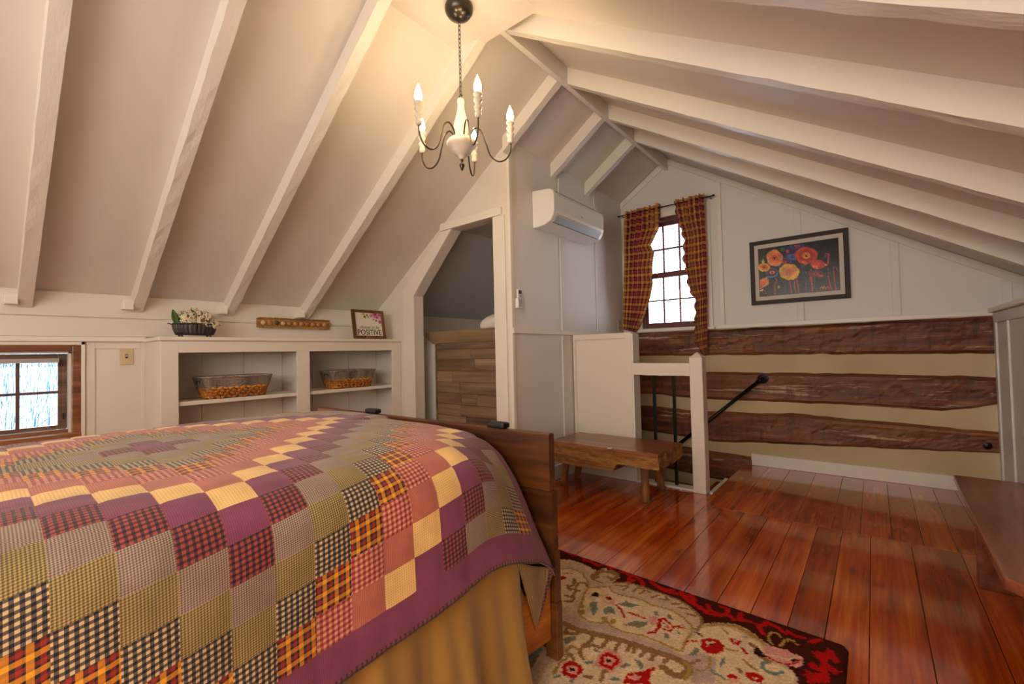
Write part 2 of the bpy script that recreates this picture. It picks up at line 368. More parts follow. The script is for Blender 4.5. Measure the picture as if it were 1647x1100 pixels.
MB().prism([(OPX0-.155, OPL), (OPX0, OPL), (OPC, OPZ), (OPC-.13, OPZ), (OPX0-.155, OPL+.06)], CY-.016, CY).build('diagonal_trim', M_trim, wc, bevel=.003)
bx(OPC-.135, OPX1+.09, CY-.03, CY, OPZ, OPZ+.065).build('header_trim', M_trim, wc, bevel=.004)
# wall with the air conditioner, goes down beside the stairs
aw = MB(); aw.prism([(CY+T, 0), (HY, 0), (HY, -2.6), (GY, -2.6), (GY, zl(AX)-.0), (CY+T, zl(AX))], AX-.1, AX, 'X')
wa = aw.build('wall_stairs', M_wall2, kind='structure')
bx(AX, AX+.018, CY, GY, 1.252, 1.292).build('chair_rail', M_trim, wa, bevel=.004)
bx(AX-.02, AX+.006, CY-.004, CY+.03, 0, zl(AX)-.1).build('corner_bead', M_trim, wa, bevel=.002)
for y in (3.40, 4.06): bx(AX, AX+.010, y-.018, y+.018, 1.292, zl(AX)-.002).build('batten', M_wall2, wa, bevel=.003)
bx(AX, AX+.010, 3.38, 3.42, 0, 1.25).build('batten', M_wall2, wa, bevel=.003)
bx(AX, AX+.016, CY, HY, 0, .12).build('baseboard', M_trim, wa, bevel=.003)
# gable wall
GX0, GX1, GZ0, GZ1 = -1.95, -1.32, 1.305, 2.505
gw = MB(); g0, g1 = GY, GY+.14
gw.prism([(AX-.1, 1.29), (GX0, 1.29), (GX0, zl(GX0)), (AX-.1, zl(AX-.1))], g0, g1)
gw.prism([(GX0, GZ1), (GX1, GZ1), (GX1, zr(GX1)), (RDX, PK), (GX0, zl(GX0))], g0, g1)
gw.prism([(GX1, 1.29), (1.25, 1.29), (1.25, zr(1.25)), (GX1, zr(GX1))], g0, g1)
gw.box(GX0, GX1, g0, g1, 1.29, GZ0)
wg = gw.build('wall_gable', M_wall2, kind='structure')
bx(AX, 1.2, GY-.016, GY, 1.293, 1.328).build('bottom_rail', M_trim, wg, bevel=.003)
for x in (-.49, .155, .75): bx(x-.026, x+.026, GY-.010, GY, 1.328, zr(x)-.06).build('batten', M_wall2, wg, bevel=.003)
bx(-1.155, -1.115, GY-.018, GY, 1.328, zr(-1.13)-.06).build('batten', M_trim, wg, bevel=.003)
MB().prism([(AX, zl(AX)-.075), (RDX, PK-.085), (RDX, PK-.01), (AX, zl(AX)-.005)], GY-.016, GY).build('rake_trim', M_trim, wg, bevel=.003)
MB().prism([(RDX, PK-.07), (1.2, zr(1.2)-.07), (1.2, zr(1.2)-.005), (RDX, PK-.01)], GY-.016, GY).build('rake_trim', M_trim, wg, bevel=.003)
# lower gable: chinking and hewn logs
lo = bx(AX-.1, 1.25, GY+.012, GY+.2, -2.6, 1.29).build('wall_log', M_chink, kind='structure')
def interp(x, pts):
    for (a, b), (c, d) in zip(pts, pts[1:]):
        if x <= c: return b+(d-b)*max(0, (x-a))/(c-a)
    return pts[-1][1]
def log(x0, x1, top, bot, seed):
    m = MB(); n = int((x1-x0)/.03); R = 10
    def fn(u, v):
        x = x0+(x1-x0)*u; zt = interp(x, top)+.010*nz(x*3, seed)+.005*nz(x*11, seed+4); zb = interp(x, bot)+.012*nz(x*3, seed+8)+.005*nz(x*10, seed+5)
        z = zb+(zt-zb)*v; e = 1-abs(2*v-1)**14
        step = .007*(1 if nz(math.floor(x*5+nz(v*2, seed)*1.5), seed, v*1.2) > .05 else -1)*.6
        return (x, GY+.012-.032*e+e*(.007*nz(x*5, z*9, seed)+.005*nz(x*22, z*50, seed)+step*.8), z)
    m.grid(fn, n, R); return m.build('log', M_log, lo, smooth=False)
log(AX, RX, [(-2.2, 1.285), (-1.27, 1.282), (-.5, 1.286), (RX, 1.292)], [(-2.2, 1.04), (-1.27, 1.03), (-.4, 1.03), (RX, 1.015)], 1)
log(AX, RX, [(-2.2, .885), (-1.27, .868), (0, .862), (RX, .845)], [(-2.2, .63), (-1.27, .595), (-.2, .60), (.4, .585), (RX, .65)], 2)
log(AX, RX, [(-2.2, .50), (-1.27, .472), (-.6, .50), (RX, .455)], [(-2.2, .24), (-1.27, .18), (-.2, .245), (RX, .30)], 3)
log(AX, -.92, [(-2.2, .12), (-1.27, .08), (-.9, .07)], [(-2.2, -.12), (-1.27, -.19), (-.9, -.17)], 4)
log(AX, -.92, [(-2.2, -.27), (-.9, -.29)], [(-2.2, -.52), (-.9, -.55)], 5)
tag(MB().lathe([(.004, 0), (.024, 0), (.026, .006), (.012, .010), (.012, .016), (.001, .018)], (.615, GY-.018, .352), 12, M=Matrix.Rotation(math.pi/2, 3, 'X')).build('iron_bolt', M_black), 'small round black iron bolt head on the lowest long log near the right corner', 'bolt')
bx(-.925, RX, GY-.022, GY+.02, 0, .105).build('baseboard_gable', M_trim, kind='structure', bevel=.003)
# ------------------------------------------------------------ gable window
w1 = MB(); a, b = GY-.020, GY
w1.box(GX0-.10, GX0, a, b, GZ0, GZ1+.06); w1.box(GX1, GX1+.10, a, b, GZ0, GZ1+.06); w1.box(GX0, GX1, a, b, GZ1, GZ1+.06)
w1.box(GX0-.12, GX1+.12, GY-.055, GY, GZ0-.015, GZ0+.012)
win1 = w1.build('window_1', M_trim, kind='structure', bevel=.004)
def sash(x0, x1, z0, z1, y, m, win, cols, rows, st=.04, mt=.009, rt=None, rb=None, axis='Y', thick=.03, mm=None):
    """wooden sash with muntins and one pane per light; axis Y = window in a gable wall, X = window in a side wall"""
    def B(p0, p1, q0, q1, t0, t1): return (p0, p1, t0, t1, q0, q1) if axis == 'Y' else (t0, t1, p0, p1, q0, q1)
    rt = rt or st; rb = rb or st; f = MB()
    f.box(*B(x0, x0+st, z0, z1, y, y+thick)); f.box(*B(x1-st, x1, z0, z1, y, y+thick)); f.box(*B(x0+st, x1-st, z0, z0+rb, y, y+thick)); f.box(*B(x0+st, x1-st, z1-rt, z1, y, y+thick))
    s_ = f.build('sash', m, win, bevel=.003)
    gx0, gx1, gz0, gz1 = x0+st, x1-st, z0+rb, z1-rt
    for i in range(1, cols): c = gx0+(gx1-gx0)*i/cols; MB().box(*B(c-mt, c+mt, gz0, gz1, y+.004, y+thick-.004)).build('muntin', mm or m, s_)
    for i in range(1, rows): c = gz0+(gz1-gz0)*i/rows; MB().box(*B(gx0, gx1, c-mt, c+mt, y+.006, y+thick-.006)).build('muntin', mm or m, s_)
    for i in range(cols):
        for j in range(rows):
            MB().box(*B(gx0+(gx1-gx0)*i/cols+.002, gx0+(gx1-gx0)*(i+1)/cols-.002, gz0+(gz1-gz0)*j/rows+.002, gz0+(gz1-gz0)*(j+1)/rows-.002, y+thick*.5, y+thick*.5+.003)).build('pane', M_glass, s_)
    return s_
fr1 = MB()
fr1.box(GX0, GX0+.022, GY, GY+.13, GZ0, GZ1); fr1.box(GX1-.022, GX1, GY, GY+.13, GZ0, GZ1); fr1.box(GX0+.022, GX1-.022, GY, GY+.13, GZ1-.03, GZ1); fr1.box(GX0+.022, GX1-.022, GY, GY+.13, GZ0, GZ0+.03)
fr1.build('frame', M_winR, win1, bevel=.002)
sash(GX0+.024, GX1-.024, GZ0+.032, 1.925, GY+.018, M_winR, win1, 3, 2, .036, .008, .058, .05)
sash(GX0+.024, GX1-.024, 1.872, GZ1-.032, GY+.052, M_winR, win1, 3, 2, .036, .008, .048, .06)
bl = thing('window_blind', 'white slatted mini blind behind the small paned sashes of the gable window', 'blind', (-1.635, GY+.105, GZ0+.03))
bx(GX0+.03, GX1-.03, GY+.090, GY+.118, GZ1-.065, GZ1-.034).build('headrail', M_slat, bl)
m = MB(); z = GZ0+.05
while z < GZ1-.07:
    m.hexa([(GX0+.032, GY+.092, z+.0027), (GX1-.032, GY+.092, z+.0027), (GX1-.032, GY+.116, z-.0027), (GX0+.032, GY+.116, z-.0027), (GX0+.032, GY+.092, z+.0035), (GX1-.032, GY+.092, z+.0035), (GX1-.032, GY+.116, z-.0019), (GX0+.032, GY+.116, z-.0019)]); z += .0175
m.build('slat', M_slat, bl, kind='stuff')
for x in (-1.84, -1.43): MB().tube([(x, GY+.103, GZ0+.04), (x, GY+.103, GZ1-.05)], .0012, 5).build('ladder_cord', M_slat, bl)
# ------------------------------------------------------------ left window
w2 = MB()
w2.box(LX-.02, LX+.022, WY0-.045, WY0, WZ0-.04, WZ1); w2.box(LX-.02, LX+.022, WY1, WY1+.042, WZ0-.04, WZ1+.008); w2.box(LX-.02, LX+.022, WY0-.045, WY1, WZ1-.03, WZ1+.010); w2.box(LX-.02, LX+.03, WY0-.045, WY1+.042, WZ0-.055, WZ0)
win2 = w2.build('window_2', M_winY, kind='structure', bevel=.006)
fr2 = MB(); fr2.box(LX-.13, LX-.015, WY1-.012, WY1, WZ0, WZ1-.03); fr2.box(LX-.13, LX-.015, WY0, WY0+.012, WZ0, WZ1-.03); fr2.box(LX-.13, LX-.015, WY0, WY1, WZ1-.042, WZ1-.03)
fr2.build('stop_strip', M_trim, win2)
bx(LX-.13, LX-.03, WY0, WY1, WZ0, WZ0+.022).build('sill', M_winY, win2, bevel=.003)
sash(WY0+.014, WY1-.014, WZ0+.024, WZ1-.044, LX-.085, M_sash, win2, 4, 2, .042, .0085, .034, .026, 'X', mm=M_munt)
bx(LX-.05, LX-.046, WY1-.036, WY1-.026, .745, .785).build('hinge', M_blk, win2)
b2 = thing('raised_blind', 'white mini blind gathered up at the top of the small left window', 'blind', (LX-.035, .02, 1.10))
bx(LX-.052, LX-.026, WY0+.05, WY1-.052, 1.105, 1.132).build('headrail', M_slat, b2, bevel=.002)
m = MB()
for i in range(6): m.box(LX-.050, LX-.028, WY0+.05, WY1-.052, 1.082+i*.0038, 1.084+i*.0038)
m.build('slat', M_munt, b2, kind='stuff')
# ------------------------------------------------------------ outdoors
snow = NT('frosted_ground', .9); _o = snow.obj((1, 1, 1), False); snow.col(snow.mix(snow.noise(_o, 1.2, 5), '#90a8b6', '#e8eef2')); 
M_ground = snow.m; M_twig = plain('frosty_twig', '#1c3644', .9); M_straw = plain('frosty_reed', '#c4d4dc', .9)
def hill(x, y): d = max(0, -x-5); return -3.0+.30*min(d, 16)+.25*nz(x*.3, y*.3)
g = MB().grid(lambda u, v: (-60+62*u, -40+80*v, hill(-60+62*u, -40+80*v)), 60, 60).build('ground', M_ground, kind='structure')
def shrub(name, c, h, n, seed, label, mt=M_twig, spread=.9, rr=.022):
    R = random.Random(seed); m = MB()
    def grow(p, d, L, r, depth):
        pts = [p]; q = p
        for i in range(4):
            d = (d+Vector((R.uniform(-.3, .3), R.uniform(-.3, .3), R.uniform(-.12, .22)))).normalized(); q = q+d*L/4; pts.append(q)
        m.tube(pts, [r*(1-.15*i) for i in range(5)], 3, cap=False)
        if depth:
            for i in range(4): grow(pts[R.randint(1, 4)], (d+Vector((R.uniform(-1, 1), R.uniform(-1, 1), R.uniform(-.5, .8)))).normalized(), L*.62, r*.55, depth-1)
    for i in range(n):
        x, y = c[0]+R.uniform(-.5, .5)*spread, c[1]+R.uniform(-.5, .5)*spread
        grow(Vector((x, y, hill(x, y)-.1)), Vector((R.uniform(-.4, .4), R.uniform(-.4, .4), 1)).normalized(), h, rr*h/2, 3)
    return tag(m.build(name, mt), label, 'shrub')
shrub('bare_tree', (-9.0, -.4), 2.6, 2, 1, 'bare branching tree outside the small left window, its limbs in the upper panes', spread=.6)
shrub('bare_shrub', (-13.5, 1.3), 1.7, 14, 2, 'frosty leafless thicket on the slope outside the small left window', M_twig, 4.0, .012)
m = MB(); R = random.Random(8)
for i in range(12000):
    x = -R.uniform(9, 22); y = (x-0)*R.uniform(-.18, .13)+R.uniform(-.6, .6); zb = hill(x, y); h = R.uniform(.4, 1.4); a = R.uniform(-.22, .22); b = R.uniform(-.22, .22); w = .006+.0006*-x
    m.add([(x, y-w, zb), (x, y+w, zb), (x+a, y+b, zb+h)], [(0, 1, 2)], 1 if R.random() < .35 else 0)
tag(m.build('frosted_reeds', [M_straw, plain('dark_reed', '#3a5a6c', .9)], kind='stuff'), 'pale frosted reeds and tall grass covering the slope outside the small left window', 'grass')
# ------------------------------------------------------------ built-in bookcase
BX = -3.565; Y0, Y1 = .80, CY
bk = thing('built_in_bookcase', 'low white built-in bookcase with two open bays along the left knee wall', 'bookcase', (-3.76, 1.74, 0))
bx(LX+.012, BX+.014, Y0-.012, Y1-.002, 1.232, 1.258).build('top', M_case, bk, bevel=.004)
bx(LX+.012, BX-.018, Y0, Y0+.02, 0, 1.231).build('side_panel', M_case, bk)
bx(LX+.012, BX-.018, Y1-.03, Y1-.004, 0, 1.231).build('side_panel', M_case, bk)
f = MB(); f.box(BX-.018, BX, Y0, Y0+.095, 0, 1.231); f.box(BX-.018, BX, 1.672, 1.776, 0, 1.152); f.box(BX-.018, BX, 2.575, Y1-.004, 0, 1.231); f.box(BX-.018, BX, Y0+.095, 2.575, 1.152, 1.231)
f.build('face_frame', M_case, bk, bevel=.002)
for y0, y1 in ((Y0+.02, 1.72), (1.735, Y1-.03)):
    bx(LX+.03, BX-.019, y0+.001, y1-.001, .797, .825).build('shelf', M_case, bk, bevel=.002)
    bx(LX+.03, BX-.019, y0+.001, y1-.001, .36, .388).build('shelf', M_case, bk, bevel=.002)
bx(LX+.012, BX-.02, 1.721, 1.734, 0, 1.231).build('divider', M_case, bk)
ys = [Y0+.022, 1.13, 1.42, 1.72]; ys2 = [1.735, 1.98, 2.34, Y1-.032]
for L_ in (ys, ys2):
    for a_, b_ in zip(L_, L_[1:]): bx(LX+.013, LX+.026, a_+.0015, b_-.0015, 0, 1.23).build('back_board', M_case, bk, bevel=.002)
# ------------------------------------------------------------ baskets
M_wick = wood('grey_wicker', '#4b4038', '#8a7a6c', '#a89a8c', 'Z', .8, 0, None, .5)
M_hya = wood('brown_hyacinth_braid', '#6a360f', '#a86422', '#d8953c', 'Y', .7, 0, None, .6)
def rrect(cx, cy, z, hx, hy, r, n=6):
    P = []
    for sx, sy, a0 in ((1, 1, 0), (-1, 1, 90), (-1, -1, 180), (1, -1, 270)):
        for i in range(n+1):
            a = math.radians(a0+90*i/n); P.append((cx+sx*(hx-r)+r*math.cos(a), cy+sy*(hy-r)+r*math.sin(a), z))
    out = []
    for i in range(len(P)):
        p, q = Vector(P[i]), Vector(P[(i+1) % len(P)]); k = max(1, int((q-p).length/.012))
        out += [p.lerp(q, j/k) for j in range(k)]
    return out
def basket(cx, cy, z, hx, hy, h, label, grp):
    t = thing('wicker_basket', label, 'basket', (cx, cy, z), grp)
    def dims(k): return hx*(.80+.20*k), hy*(.83+.17*k)
    lin = MB()
    prof = [(k, rrect(cx, cy, z+.004+h*.96*k, dims(k)[0]-.012, dims(k)[1]-.012, .03)) for k in (0, 1)]
    A, B_ = [rrect(cx, cy, z+.004+h*.96*k, hx-.012 if k else hx*.8-.012, hy-.012 if k else hy*.83-.012, .03, 6) for k in (0, 1)]
    n = 48; pa = [A[int(i*len(A)/n)] for i in range(n)]; pb = [B_[int(i*len(B_)/n)] for i in range(n)]
    lin.add(pa+pb, [(i, (i+1) % n, n+(i+1) % n, n+i) for i in range(n)]+[tuple(range(n))])
    lin.build('liner', M_wick, t, solid=.004)
    up = MB(); rows = 11
    for r in range(rows):
        k = .46+.52*r/(rows-1); P = rrect(cx, cy, z+h*k, *dims(k), .035); ph = r*math.pi
        Q_ = []
        for i, p in enumerate(P):
            d = Vector((p.x-cx, p.y-cy, 0)).normalized(); Q_.append(p+d*.0038*math.sin(i*math.pi/2+ph))
        up.tube(Q_, .0040, 5, closed=True)
    P0, P1 = rrect(cx, cy, z+h*.44, *dims(.44), .035), rrect(cx, cy, z+h, *dims(1), .035)
    up.build('upper_weave', M_wick, t, smooth=True)
    st = MB()
    for i in range(0, len(P0), 2):
        q = P1[min(len(P1)-1, int(i*len(P1)/len(P0)))]; st.tube([P0[i], q], .0012, 4)
    st.build('stake', M_wick, t, smooth=True, kind='stuff')
    MB().tube(P1, .0075, 6, closed=True).build('rim', M_wick, t, smooth=True)
    lo_ = MB()
    for r in range(4):
        k = .04+.42*r/3.2; P = rrect(cx, cy, z+.008+h*k, dims(k)[0]+.002, dims(k)[1]+.002, .035); 
        for i in range(0, len(P), 3):
            p, q = P[i], P[(i+4) % len(P)]; d = (q-p); L_ = d.length
            if L_ < 1e-4: continue
            M_ = d.to_track_quat('Y', 'Z').to_matrix() @ Matrix.Rotation(.45 if (i//3+r) % 2 else -.45, 3, 'X')
            lo_.ell((p+q)/2, (.0075, L_*.60, .0115), 6, 5, M_)
    lo_.build('braided_base', M_hya, t, smooth=True)
    for s in (-1, 1):
        MB().tube([(cx-.035, cy+s*(hy*.965), z+h*.72), (cx-.03, cy+s*(hy*.975), z+h*.84), (cx+.03, cy+s*(hy*.975), z+h*.84), (cx+.035, cy+s*(hy*.965), z+h*.72)], .006, 6).build('handle', M_blk, t, smooth=True)
    return t
basket(-3.69, 1.262, .826, .125, .228, .152, 'longer wicker basket with braided brown base in the left bay of the white bookcase', 'wicker baskets in the bookcase')
basket(-3.70, 2.195, .826, .125, .212, .152, 'shorter wicker basket with braided brown base in the right bay of the white bookcase', 'wicker baskets in the bookcase')
# ------------------------------------------------------------ planter of hydrangeas
M_zinc = wood('dark_ribbed_metal', '#191817', '#33312e', '#5a5650', 'Z', .45, 0, None, .3)
px, py, pz = -3.74, 1.035, 1.259
pt = thing('flower_planter', 'dark ribbed oval metal planter of cream hydrangeas on the bookcase top', 'planter', (px, py, pz))
def oval(u, v):
    a = 2*math.pi*u; rib = 1+.045*abs(math.sin(a*15)); k = .86+.14*math.sin(v*math.pi*.6); 
    return (px+.068*k*rib*math.cos(a), py+.128*k*rib*math.sin(a), pz+.022+.075*v)
pb = MB().grid(oval, 180, 6); pb.build('bowl', M_zinc, pt, smooth=True, solid=.003)
bx(px-.05, px+.05, py-.10, py+.10, pz+.020, pz+.026).build('base_plate', M_zinc, pt)
MB().tube([(px+.070*math.cos(a), py+.130*math.sin(a), pz+.098) for a in np.linspace(0, 2*math.pi, 40, endpoint=False)], .004, 6, closed=True).build('rim', M_zinc, pt, smooth=True)
for sx, sy in ((1, -1), (1, 1), (-1, -1), (-1, 1)): MB().lathe([(.008, 0), (.011, .006), (.006, .012), (.008, .026)], (px+sx*.032, py+sy*.085, pz), 8).build('foot', M_zinc, pt, smooth=True)
for s in (-1, 1): MB().tube([(px, py+s*.125, pz+.085), (px, py+s*.152, pz+.099), (px, py+s*.158, pz+.094)], .0035, 6).build('handle', M_zinc, pt, smooth=True)
M_pet = paint('cream_petal', '#efe6d0', .8, .3, c2='#d8c8a8'); M_core = plain('flower_core', '#7a6a4c', .9); M_leaf = NT('green_leaf', .5).col('#3f5c22').m; M_stem = plain('dark_stem', '#2f4a22', .7)
R = random.Random(3)
for c, r in (((px, py-.045, pz+.128), .066), ((px+.01, py+.05, pz+.122), .066), ((px-.02, py+.005, pz+.145), .062), ((px+.02, py+.105, pz+.098), .034)):
    m = MB()
    for i in range(120):
        d = Vector((R.gauss(0, 1), R.gauss(0, 1), R.gauss(.2, 1))).normalized(); p = Vector(c)+d*r*R.uniform(.86, 1.02)
        a1 = d.orthogonal().normalized(); a1 = Matrix.Rotation(R.uniform(0, 6), 3, d) @ a1; b1 = d.cross(a1); s = .0100
        for q in (a1, b1, -a1, -b1):
            o_ = q.cross(d); m.add([p, p+q*s+o_*s*.55+d*.003, p+q*s*1.7+d*.002, p+q*s-o_*s*.55+d*.004], [(0, 1, 2, 3)])
    m.ell(c, (r*.78,)*3, 10, 8, mi=1)
    m.build('hydrangea_head', [M_pet, M_core], pt)
def leafmesh(p, d, n_, L, w): 
    d = Vector(d).normalized(); n_ = Vector(n_).normalized(); s = d.cross(n_); P = Vector(p); m = MB()
    def fn(u, v):
        ww = w*math.sin(math.pi*min(1, u*.92+.06))**.8*(1-.25*u); return P+d*L*u+s*(v-.5)*ww-n_*(.25*L*u*u)+n_*abs(v-.5)*w*.3
    return m.grid(fn, 8, 4)
leafmesh((px+.02, py-.115, pz+.09), (.05, -.12, 1), (1, .1, 0), .105, .05).build('leaf', M_leaf, pt, smooth=True, solid=.001)
leafmesh((px+.03, py+.0, pz+.15), (.2, -.6, 1), (1, 0, .3), .06, .028).build('leaf', M_leaf, pt, smooth=True, solid=.001)
leafmesh((px+.045, py-.03, pz+.13), (.3, .4, 1), (1, 0, .3), .05, .024).build('leaf', M_leaf, pt, smooth=True, solid=.001)
for q in ((-.03, 1), (.015, -.6)): MB().tube([(px, py+q[0], pz+.17), (px+.005, py+q[0]+.01*q[1], pz+.213)], .002, 5).build('stem', M_stem, pt)
# ------------------------------------------------------------ wall piece with studs
M_mold = wood('carved_brown_mold', '#5a3614', '#9c6c32', '#c89a52', 'Y', .6, .1, None, .9, 1.6)
md = thing('carved_wall_tray', 'long narrow carved wooden tray with a row of pale round shells on the white boards', 'wall decoration', (LX+.03, 1.83, 1.40))
my0, my1, mz0, mz1 = 1.522, 2.142, 1.362, 1.438; mx = LX+.0125
m = MB().grid(lambda u, v: (mx+.020+.004*nz(u*60, v*8, 1)+.010*abs(2*v-1)**4, my0+(my1-my0)*u, mz0+(mz1-mz0)*v+.003*nz(u*40, 2)), 120, 12)
m.box(mx, mx+.020, my0, my1, mz0, mz1); m.build('tray', M_mold, md, smooth=True)
for zz, nm in ((mz0, 'carved_edge'), (mz1, 'carved_edge')):
    m = MB()
    for i in range(44): m.ell((mx+.030+.003*R.random(), my0+.007+(my1-my0-.014)*i/43, zz+R.uniform(-.002, .002)), (.007, .0085, .0065), 6, 4)
    m.build(nm, M_mold, md, smooth=True)
sc_ = ['#c9ad82', '#a56f3e', '#4a4328', '#c4a684', '#a8763e', '#b88a3c', '#a98060', '#9a6a3c', '#ad7448', '#a8714a', '#b58862']
for i, c in enumerate(sc_):
    y = my0+.045+(my1-my0-.09)*i/10
    mt = bpy.data.materials.get('shell_'+c) or paint('shell_'+c, c, .45, .5, sc=90)
    s_ = MB().lathe([(.022, 0), (.021, .004), (.015, .009), (.006, .012), (.001, .0125)], (mx+.020, y, (mz0+mz1)/2), 14, M=Matrix.Rotation(math.pi/2, 3, 'Y')).build('shell', mt, md, smooth=True)
    MB().lathe([(.0225, 0), (.0235, .003), (.0225, .005)], (mx+.020, y, (mz0+mz1)/2), 14, M=Matrix.Rotation(math.pi/2, 3, 'Y')).build('shell_rim', M_mold, s_, smooth=True)
MB().tube([(mx+.012, my1+.012+.014*math.cos(a), 1.400+.018*math.sin(a)) for a in np.linspace(0, 2*math.pi, 16, endpoint=False)], .004, 6, closed=True).build('hanging_ring', M_mold, md, smooth=True)
# ------------------------------------------------------------ framed sign leaning on the bookcase
sg = thing('framed_sign', 'small wood-framed sign reading choose to be POSITIVE leaning on the bookcase top', 'sign', (-3.62, 2.34, 1.259))
tilt = .17; sy0, sw, sh = 2.205, .335, .27
def SP(u, v, d=0):   # u right 0..1, v up 0..1, d out of the face
    return Vector((-3.612-math.sin(tilt)*sh*v+d*math.cos(tilt), sy0+sw*u, 1.263+math.cos(tilt)*sh*v+d*math.sin(tilt)))
def sbox(u0, u1, v0, v1, d0, d1): return MB().hexa([SP(u0, v0, d0), SP(u1, v0, d0), SP(u1, v0, d1), SP(u0, v0, d1), SP(u0, v1, d0), SP(u1, v1, d0), SP(u1, v1, d1), SP(u0, v1, d1)])
M_sfr = wood('brown_sign_frame_wood', '#3a2210', '#68411f', '#835a30', 'Z', .5, 0, None, .3)
fw, fh = .085, .095
f = MB()
for q in ((0, fw, 0, 1), (1-fw, 1, 0, 1), (fw, 1-fw, 0, fh), (fw, 1-fw, 1-fh, 1)):
    b_ = sbox(*q, -.008, .012); f.add(b_.v, b_.f)
f.build('frame', M_sfr, sg, bevel=.0015)
sbox(fw, 1-fw, fh, 1-fh, -.006, .002).build('board', plain('sign_white', '#ddd6c8', .6), sg)
M_ink = plain('sign_ink', '#2c2622', .7)
def ftext(body, u0, u1, v0, v1, name, shear=0, extr=.0006, off=0):
    c = bpy.data.curves.new('t', 'FONT'); c.body = body; c.extrude = extr; c.shear = shear; c.resolution_u = 3; c.offset = off
    o = bpy.data.objects.new('t', c); COL.objects.link(o); dg = bpy.context.evaluated_depsgraph_get(); me = bpy.data.meshes.new_from_object(o.evaluated_get(dg))
    bpy.data.objects.remove(o); co = np.array([v.co[:] for v in me.vertices]); mn, mx_ = co.min(0), co.max(0)
    m = MB(); vs = [SP(u0+(u1-u0)*(p[0]-mn[0])/(mx_[0]-mn[0]), v0+(v1-v0)*(p[1]-mn[1])/(mx_[1]-mn[1]), .0022+(.0008 if p[2] > 0 else 0)) for p in co]
    m.add(vs, [tuple(p.vertices) for p in me.polygons]); return m.build(name, M_ink, sg)
ftext('POSITIVE', .135, .875, .125, .315, 'lettering', 0, .0006, .012)
ftext('choose to be', .20, .82, .345, .46, 'lettering', .45, .0006, -.004)
def blob(u, v, r, c, k=1, d=.0024):
    mt = bpy.data.materials.get('print_'+c) or plain('print_'+c, c, .6)
    n_ = 10; m = MB(); m.add([SP(u, v, d+.0004)]+[SP(u+r*(1+.2*math.sin(3*a+k))*math.cos(a), v+r*1.2*(1+.2*math.cos(4*a+k))*math.sin(a), d) for a in np.linspace(0, 2*math.pi, n_, endpoint=False)], [(0, 1+i, 1+(i+1) % n_) for i in range(n_)]); m.build('printed_flower', mt, sg)
for i, (u, v, r, c) in enumerate([(.72, .83, .085, '#c46a92'), (.80, .80, .08, '#d08aa8'), (.86, .84, .05, '#b8507c'), (.86, .74, .05, '#d9a0b4'), (.74, .86, .045, '#9c2e5c'), (.79, .76, .035, '#a83a68'), (.60, .81, .055, '#d090a8'), (.60, .81, .025, '#a0345f'), (.86, .60, .06, '#cf86a4'), (.86, .61, .035, '#98285a'), (.37, .86, .035, '#a89c4a'), (.39, .76, .04, '#5f7030'), (.46, .82, .035, '#94893c'), (.50, .76, .03, '#b0902c'), (.66, .68, .03, '#7f8a48'), (.74, .64, .03, '#3a4450'), (.30, .84, .025, '#c8b878'), (.88, .47, .02, '#a8a878')]): blob(u, v, r, c, i, .0024+.0002*i)
for u in (.32, .68): MB().tube([SP(u, .10, .016), SP(u, .0, .016), SP(u, -.005, -.02), SP(u, .25, -.045)], .003, 6).build('easel_wire', M_black, sg)
# ------------------------------------------------------------ switch plates
def plate(name, label, c, ax, w=.072, h=.116):
    t = thing(name, label, 'light switch', c); x, y, z = c
    bx(x, x+.006, y-w/2, y+w/2, z-h/2, z+h/2).build('plate', M_beige, t, bevel=.002)
    bx(x+.006, x+.0066, y-.007, y+.007, z-.014, z+.014).build('slot', M_dslot, t); bx(x+.006, x+.016, y-.005, y+.005, z-.004, z+.010).build('toggle', M_slat, t, bevel=.001)
    for s in (-1, 1): MB().lathe([(.003, 0), (.003, .001)], (x+.006, y, z+s*.03), 8, M=Matrix.Rotation(math.pi/2, 3, 'Y')).build('screw', M_beige, t)
plate('light_switch', 'beige toggle light switch between the left window and the white bookcase', (LX+.001, .70, 1.138), 0)
plate('light_switch', 'small beige light switch in the corner beside the plaid curtain', (AX+.001, 4.56, 1.372), 0)
# ------------------------------------------------------------ air conditioner and remote
ac = thing('air_conditioner', 'white wall-mounted split air conditioner beside the gable window', 'air conditioner', (AX, 3.40, 2.13))
ay0, ay1 = 2.985, 3.835
prof = [(AX, 2.135), (AX, 2.445), (AX+.165, 2.43), (AX+.205, 2.41), (AX+.215, 2.375), (AX+.215, 2.245), (AX+.205, 2.205), (AX+.175, 2.165), (AX+.125, 2.145), (AX+.06, 2.135)]
MB().prism([(p[0], p[1]) for p in prof], ay0, ay1).build('body', M_white, ac, bevel=.006, seg=3)
def acq(y0, y1, t0, t1, d0, d1):
    P = [Vector((AX+.2135, 0, 2.262)), Vector((AX+.203, 0, 2.205)), Vector((AX+.165, 0, 2.158)), Vector((AX+.10, 0, 2.139))]
    def at(t): i = min(2, int(t)); return P[i].lerp(P[i+1], t-i)
    a_, b_ = at(t0), at(t1); n_ = Vector((-(b_-a_).z, 0, (b_-a_).x)).normalized(); n_ = n_ if n_.x > 0 or n_.z < 0 else -n_
    if n_.x < 0: n_ = -n_
    q = lambda p, y, d: (p.x+n_.x*d, y, p.z+n_.z*d)
    return MB().hexa([q(a_, y0, d0), q(a_, y1, d0), q(b_, y1, d0), q(b_, y0, d0), q(a_, y0, d1), q(a_, y1, d1), q(b_, y1, d1), q(b_, y0, d1)])
acq(ay0+.045, ay1-.045, .70, 1.95, -.004, .004).build('air_outlet', M_dslot, ac)
